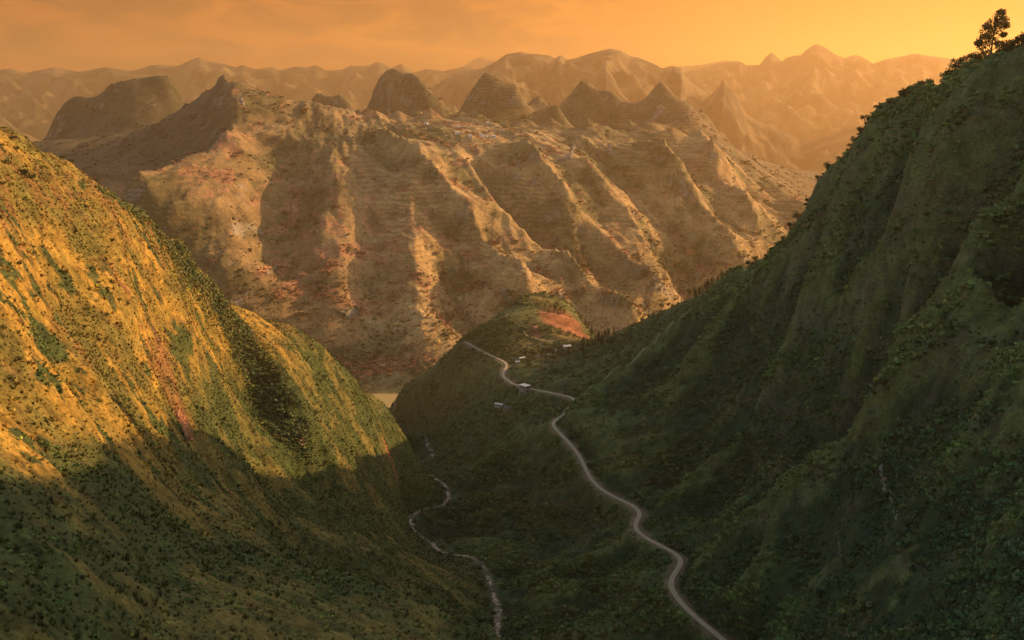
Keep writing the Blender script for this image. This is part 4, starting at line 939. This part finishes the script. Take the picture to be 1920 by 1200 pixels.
for k, (px, py, hp) in enumerate([(1040, 588, 15), (1051, 588, 14), (1032, 585, 9), (1022, 580, 8), (1014, 577, 8), (1046, 592, 8), (1058, 592, 10), (1028, 592, 7), (1008, 572, 7)]):
    p = spot(px, py, 1400, 2000); plant('broadleaf_tree', 'round', 1 + k % 2, m_crown, p, px2m(hp, p[1]), rt.uniform(0, 6), 'small tree on top of the middle hill above the red field', 'tree', 'trees on top of the middle hill')
for k in range(64):
    px = rt.uniform(966, 1072); py = rt.uniform(652, 672) + (1072 - px) * 0.10; p = spot(px, py, 1400, 1900)
    if abs(ground_z(p[0], p[1]) - p[2]) > 3: continue
    plant('broadleaf_tree', 'round', k % 4, m_crown, p, px2m(rt.uniform(5, 9), p[1]), rt.uniform(0, 6), 'small tree among the houses of the hillside village', 'tree', 'trees in the hillside village')
for px, py, hp, lab in ((1742, 672, 22, 'upper of the round trees in the dark gully of the right hill'), (1722, 682, 16, 'second round tree down the dark gully of the right hill'), (1656, 738, 26, 'largest round tree at the foot of the dark gully'), (1638, 748, 18, 'lowest round tree at the foot of the dark gully')):
    p = spot(px, py); plant('broadleaf_tree', 'round', 0, m_crown, p, px2m(hp, p[1]), rt.uniform(0, 6), lab, 'tree', 'trees in the dark gully')
gold_bushes = sorted([(25, 265, 9), (30, 285, 10), (8, 310, 8), (118, 300, 6), (134, 306, 7), (178, 326, 7), (45, 332, 14), (58, 338, 12), (5, 350, 7), (210, 455, 8), (212, 532, 9), (222, 568, 9), (238, 577, 9), (200, 597, 8), (160, 392, 8), (278, 474, 8), (185, 640, 9), (265, 690, 8), (318, 655, 8), (120, 520, 10), (60, 480, 10), (35, 500, 9), (380, 770, 8), (420, 790, 8), (470, 845, 8), (640, 830, 7), (610, 870, 7), (660, 850, 7)])
for k, (px, py, hp) in enumerate(gold_bushes):
    p = spot(px, py); plant('bush', 'bush', k % 3, m_bushl, p - [0, 0, .3], px2m(hp, p[1]) * 1.3, rt.uniform(0, 6), ORD[k] + ' dark round bush from the left on the golden grass slope', 'bush', 'dark bushes in the golden grass')

# ------------------------------------------------------------------ houses
m_tin = flat_mat('roof_tin', (0.70, 0.62, 0.50), 0.5, 0.12, 0.6); m_oldtin = flat_mat('roof_weathered', (0.17, 0.15, 0.13), 0.7); m_wall = flat_mat('wall_plaster', (0.42, 0.36, 0.28)); m_brick = flat_mat('wall_brick', (0.34, 0.23, 0.16)); m_dark = flat_mat('opening_dark', (0.02, 0.018, 0.015)); m_conc = flat_mat('concrete', (0.50, 0.45, 0.37)); m_white = flat_mat('wall_white', (0.75, 0.70, 0.62))
def box(V, Fc, x0, x1, y0, y1, z0, z1):
    i = len(V); V += [(x0, y0, z0), (x1, y0, z0), (x1, y1, z0), (x0, y1, z0), (x0, y0, z1), (x1, y0, z1), (x1, y1, z1), (x0, y1, z1)]
    Fc += [(i, i + 3, i + 2, i + 1), (i + 4, i + 5, i + 6, i + 7), (i, i + 1, i + 5, i + 4), (i + 1, i + 2, i + 6, i + 5), (i + 2, i + 3, i + 7, i + 6), (i + 3, i, i + 4, i + 7)]
def part(name, mat, parent, *boxes):
    V, Fc = [], []
    for b in boxes: box(V, Fc, *b)
    return mesh_obj(name, V, Fc, mat, parent)
def gable(root, L_, W_, z, rise, mat, over=0.5, x0=0.0, y0=0.0):
    a, b = L_ / 2 + over, W_ / 2 + over; t = 0.18
    V = [(-a, -b, z), (a, -b, z), (a, 0, z + rise), (-a, 0, z + rise), (-a, b, z), (a, b, z)]; V += [(x, y, q + t) for x, y, q in V]
    V = [(x + x0, y + y0, q) for x, y, q in V]
    Fc = [(6, 7, 8, 9), (9, 8, 11, 10), (0, 3, 2, 1), (3, 4, 5, 2), (0, 1, 7, 6), (4, 10, 11, 5), (0, 6, 9, 3), (3, 9, 10, 4), (1, 2, 8, 7), (2, 5, 11, 8)]
    return mesh_obj('roof', V, Fc, mat, root)
def cottage(px, py, Lp, rz, label, roofm, wallm, group, where=spot, h=2.9, y0=1300, y1=2000, big=True):
    p = where(px, py, y0, y1); Ln = px2m(Lp, p[1]); W_ = Ln * 0.62
    root = empty('village_house', p - [0, 0, 0.6], rz); tag(root, label, 'house', group)
    k = Ln / 9.0; hh = h * k
    V, Fc = [], []; box(V, Fc, -Ln / 2, Ln / 2, -W_ / 2, W_ / 2, -2.5 * k, hh)
    i = len(V); V += [(-Ln / 2, -W_ / 2, hh), (-Ln / 2, W_ / 2, hh), (-Ln / 2, 0, hh + W_ * .3), (Ln / 2, -W_ / 2, hh), (Ln / 2, W_ / 2, hh), (Ln / 2, 0, hh + W_ * .3)]; Fc += [(i, i + 2, i + 1), (i + 3, i + 4, i + 5)]
    mesh_obj('wall', V, Fc, wallm, root); gable(root, Ln, W_, hh - 0.06 * k, W_ * .3 + 0.1 * k, roofm, 0.5 * k)
    e = W_ / 2 + 0.03
    part('door', m_dark, root, (-0.5 * k, 0.5 * k, -e, -e + .06, 0.2 * k, 2.2 * k))
    for sx in (-.3, .3): part('window', m_dark, root, (sx * Ln - .5 * k, sx * Ln + .5 * k, -e, -e + .06, 1.1 * k, 2.1 * k))
    return root
# the roadside building on columns
p = at(984, 723, 1443); gz = ground_z(p[0], p[1]); rz = math.atan2(-12.0, 10.7)
root = empty('roadside_building', (p[0], p[1], p[2] - 10.0), rz); tag(root, 'square building on tall columns beside the road with pale flat roof', 'building')
Lx, Wy = 8.0, 5.8
part('roof', m_tin, root, (-Lx, Lx, -Wy, Wy, 10.6, 11.1)); part('parapet', m_conc, root, (-Lx + .3, Lx - .3, -Wy + .3, Wy - .3, 10.1, 10.597))
part('wall', m_brick, root, (-Lx + 1, Lx - 1, -Wy + 1, Wy - 1, 6.303, 10.097)); part('floor_slab', m_conc, root, (-Lx + .4, Lx - .4, -Wy + .4, Wy - .4, 5.7, 6.3))
part('lower_slab', m_conc, root, (-Lx + .9, Lx - .9, -Wy + .9, Wy - .9, 1.6, 2.0))
cx_ = [-Lx + 1.2, -Lx / 3, Lx / 3, Lx - 1.2]; cy_ = [-Wy + 1.2, 0, Wy - 1.2]
colm = None
for x in cx_:
    for y in cy_:
        if colm is None: colm = part('column', m_conc, root, (-.28, .28, -.28, .28, -14, 5.7)); colm.location = (x, y, 0)
        else: c = colm.copy(); COL.objects.link(c); c.location = (x, y, 0)
win = None
for sx in (-5.2, -2.6, 0, 2.6, 5.2):
    for sy in (-1, 1):
        y = sy * (Wy - 1 + .02)
        if win is None: win = part('window', m_dark, root, (-.75, .75, -.05, .05, 7.2, 9.2)); win.location = (sx, y, 0)
        else: c = win.copy(); COL.objects.link(c); c.location = (sx, y, 0)
for sy in (-2.5, 0, 2.5):
    for sx in (-1, 1):
        c = win.copy(); COL.objects.link(c); c.location = (sx * (Lx - 1 + .02), sy, 0); c.rotation_euler = (0, 0, math.pi / 2)
for nm, y in (('railing', -Wy + .55), ('railing', Wy - .55)): part(nm, m_conc, root, (-Lx + .5, Lx - .5, y - .05, y + .05, 6.9, 7.05))
# the long shed below it
p = spot(936, 764, 1300, 1700); rz = math.radians(-28)
root = empty('shed', p, rz); tag(root, 'low long shed with pale tin roof on the slope below the road', 'shed')
part('wall', m_wall, root, (-6, 6, -2.6, 2.6, -3, 2.7)); gable(root, 12.4, 5.6, 2.6, 1.3, m_tin, 0.5)
part('door', m_dark, root, (-.6, .6, -2.68, -2.61, 0, 2.1)); part('window', m_dark, root, (-4, -2.8, -2.68, -2.61, .9, 2)); part('window', m_dark, root, (2.8, 4, -2.68, -2.61, .9, 2))
p2 = spot(951, 768, 1300, 1700); root = empty('shed', p2, rz); tag(root, 'weathered grey lean-to at the right end of the pale roofed shed', 'shed')
part('wall', m_brick, root, (-5.5, 5.5, -2.2, 2.2, -4, 1.9)); V = [(-6, -2.7, 1.95), (6, -2.7, 1.95), (6, 2.7, 2.9), (-6, 2.7, 2.9)]; V += [(x, y, z + .15) for x, y, z in V]
mesh_obj('roof', V, [(0, 3, 2, 1), (4, 5, 6, 7), (0, 1, 5, 4), (1, 2, 6, 5), (2, 3, 7, 6), (3, 0, 4, 7)], m_oldtin, root); part('door', m_dark, root, (-.5, .5, -2.28, -2.21, -.3, 1.7))
VG = 'houses of the hillside village'
cottage(1063, 655, 14, 0.25, 'largest village house with bright roof at the right end of the village', m_tin, m_wall, VG)
cottage(1041, 659, 7, 1.2, 'small white gabled house left of the bright roofed house', m_tin, m_white, VG)
cottage(979, 674, 11, 0.5, 'long pale roofed house nearest the road bend', m_tin, m_white, VG)
cottage(970, 680, 8, 0.2, 'low whitish house at the bottom left corner of the village', m_tin, m_white, VG)
cottage(966, 674, 7, -0.4, 'small pale house at the far left edge of the village', m_oldtin, m_white, VG)
cottage(1016, 651, 6, 0.3, 'small brown walled house in the trees at the village top', m_oldtin, m_wall, VG)
cottage(1008, 670, 8, 0.1, 'grey roofed house hidden among trees in the middle of the village', m_oldtin, m_brick, VG)
cottage(1028, 667, 7, 0.6, 'plastered house behind trees below the white gabled house', m_tin, m_wall, VG)
MG = 'far white houses on the massif rim'
for (px, py, L_, lab) in [(857, 251, 6, 'leftmost bright white house of the far village on the massif rim'), (882, 256, 5, 'white house standing alone left of the far village cluster'), (903, 256, 5, 'upper left white house of the far village cluster'), (907, 259, 4, 'lower left white house of the far village cluster'),
                          (911, 259, 4, 'white house at the centre of the far village cluster'), (926, 258, 6, 'pinkish white house at the right end of the far village'), (915, 231, 4, 'tiny white house below the cone peak above the far village'), (836, 257, 3, 'tiny pale house left and below the far village'), (799, 233, 5, 'pale house high on the massif left of the far village'), (860, 240, 4, 'tiny pale house just above the leftmost white house')]:
    cottage(px, py, L_ * 1.3, rt.uniform(-.4, .4), lab, m_tin, m_white, MG, spotB, 3.2, 2100, 5500)

# ------------------------------------------------------------------ bare rock and boulders
m_rock = flat_mat('rock_pale', (0.24, 0.20, 0.15), 0.85, 0.4, 0.25); m_rust = flat_mat('rock_rust', (0.42, 0.20, 0.10), 0.85, 0.4, 0.2)
def outcrop(pts, wpx, n, mat, label, where=spot, seed=0, lo=150, hi=2100):
    r = np.random.default_rng(seed); V, Fc = [], []; c0 = None
    n = n * 2
    for k in range(n):
        f = (k + r.random()) / n * (len(pts) - 1); i = min(int(f), len(pts) - 2); g = f - i
        px = pts[i][0] * (1 - g) + pts[i + 1][0] * g + r.normal() * wpx * .22; py = pts[i][1] * (1 - g) + pts[i + 1][1] * g
        p = where(px, py, lo, hi); s_ = px2m(wpx, p[1]) * r.uniform(.3, .6)
        if c0 is None: c0 = p
        if np.linalg.norm(p - c0) > px2m(160, p[1]): continue
        sv, sf = stone(seed * 50 + k); o_ = len(V)
        for v in sv: V.append(p - c0 + v * [s_, s_ * .8, s_ * r.uniform(1.8, 2.8)])
        Fc += [tuple(q + o_ for q in f_) for f_ in sf]
    o = mesh_obj('rock_outcrop', V, Fc, mat); o.location = [float(q) for q in c0]; return tag(o, label, 'rock')
outcrop([(1650, 876), (1655, 905), (1661, 932)], 7, 22, m_rock, 'pale upper strip of bare rock on the near right slope', seed=1)
outcrop([(1667, 918), (1675, 950), (1690, 996)], 6, 26, m_rock, 'longer pale rock streak right of and below the upper strip', seed=2)
outcrop([(1570, 1000), (1573, 1022), (1575, 1048)], 4, 14, m_rock, 'short pale rock streak low on the near right slope', seed=3)
outcrop([(1412, 505), (1411, 522), (1409, 535)], 4, 10, m_rock, 'thin grey rock streak under the notch of the right skyline', seed=4)
outcrop([(335, 775), (345, 800), (354, 826)], 14, 26, m_rust, 'rusty orange cliff at the lower edge of the sunlit left slope', seed=5)
outcrop([(472, 618), (474, 634)], 4, 6, m_rock, 'small pale rock at the top of the dark gully on the left hill', seed=6)
outcrop([(566, 818), (562, 835), (575, 842)], 8, 10, m_rust, 'brown rock at the foot of the dark gully on the left hill', seed=7)
outcrop([(452, 186), (455, 196), (459, 204)], 7, 12, m_rock, 'bright bare rock face just below the sharp massif peak', spotB, 8, 2100, 5500)
outcrop([(1236, 202), (1240, 210), (1225, 224), (1216, 232)], 8, 18, m_rock, 'pale rock face low on the rightmost cone peak', spotB, 9, 2100, 5500)
outcrop([(1078, 278), (1066, 298), (1045, 306)], 9, 20, m_rock, 'pale broken cliff below the plateau edge under the second cone', spotB, 10, 2100, 5500)
outcrop([(1140, 278), (1146, 292)], 7, 12, m_rock, 'narrow pale cliff below the plateau right of the broken cliff', spotB, 11, 2100, 5500)
bme = None; rb_ = np.random.default_rng(31)
for k in range(70):
    i = rb_.integers(int(len(st) * .25), len(st) - 8); q = st[i] + nr[i] * rb_.normal() * hs[i] * .7; s_ = rb_.uniform(.9, 2.1)
    if k < 4:
        sv, sf = stone(900 + k); o = mesh_obj('boulder', sv, sf, m_rock); bme = (bme or []) + [o.data]
    else: o = share('boulder', bme[k % 4], None)
    o.location = (float(q[0]), float(q[1]), float(q[2]) + .6 + .2 * s_); o.scale = (s_,) * 3; o.rotation_euler = (0, 0, rb_.uniform(0, 6))
    tag(o, 'pale boulder lying in the stony bed of the valley stream', 'boulder', 'boulders in the stream bed')
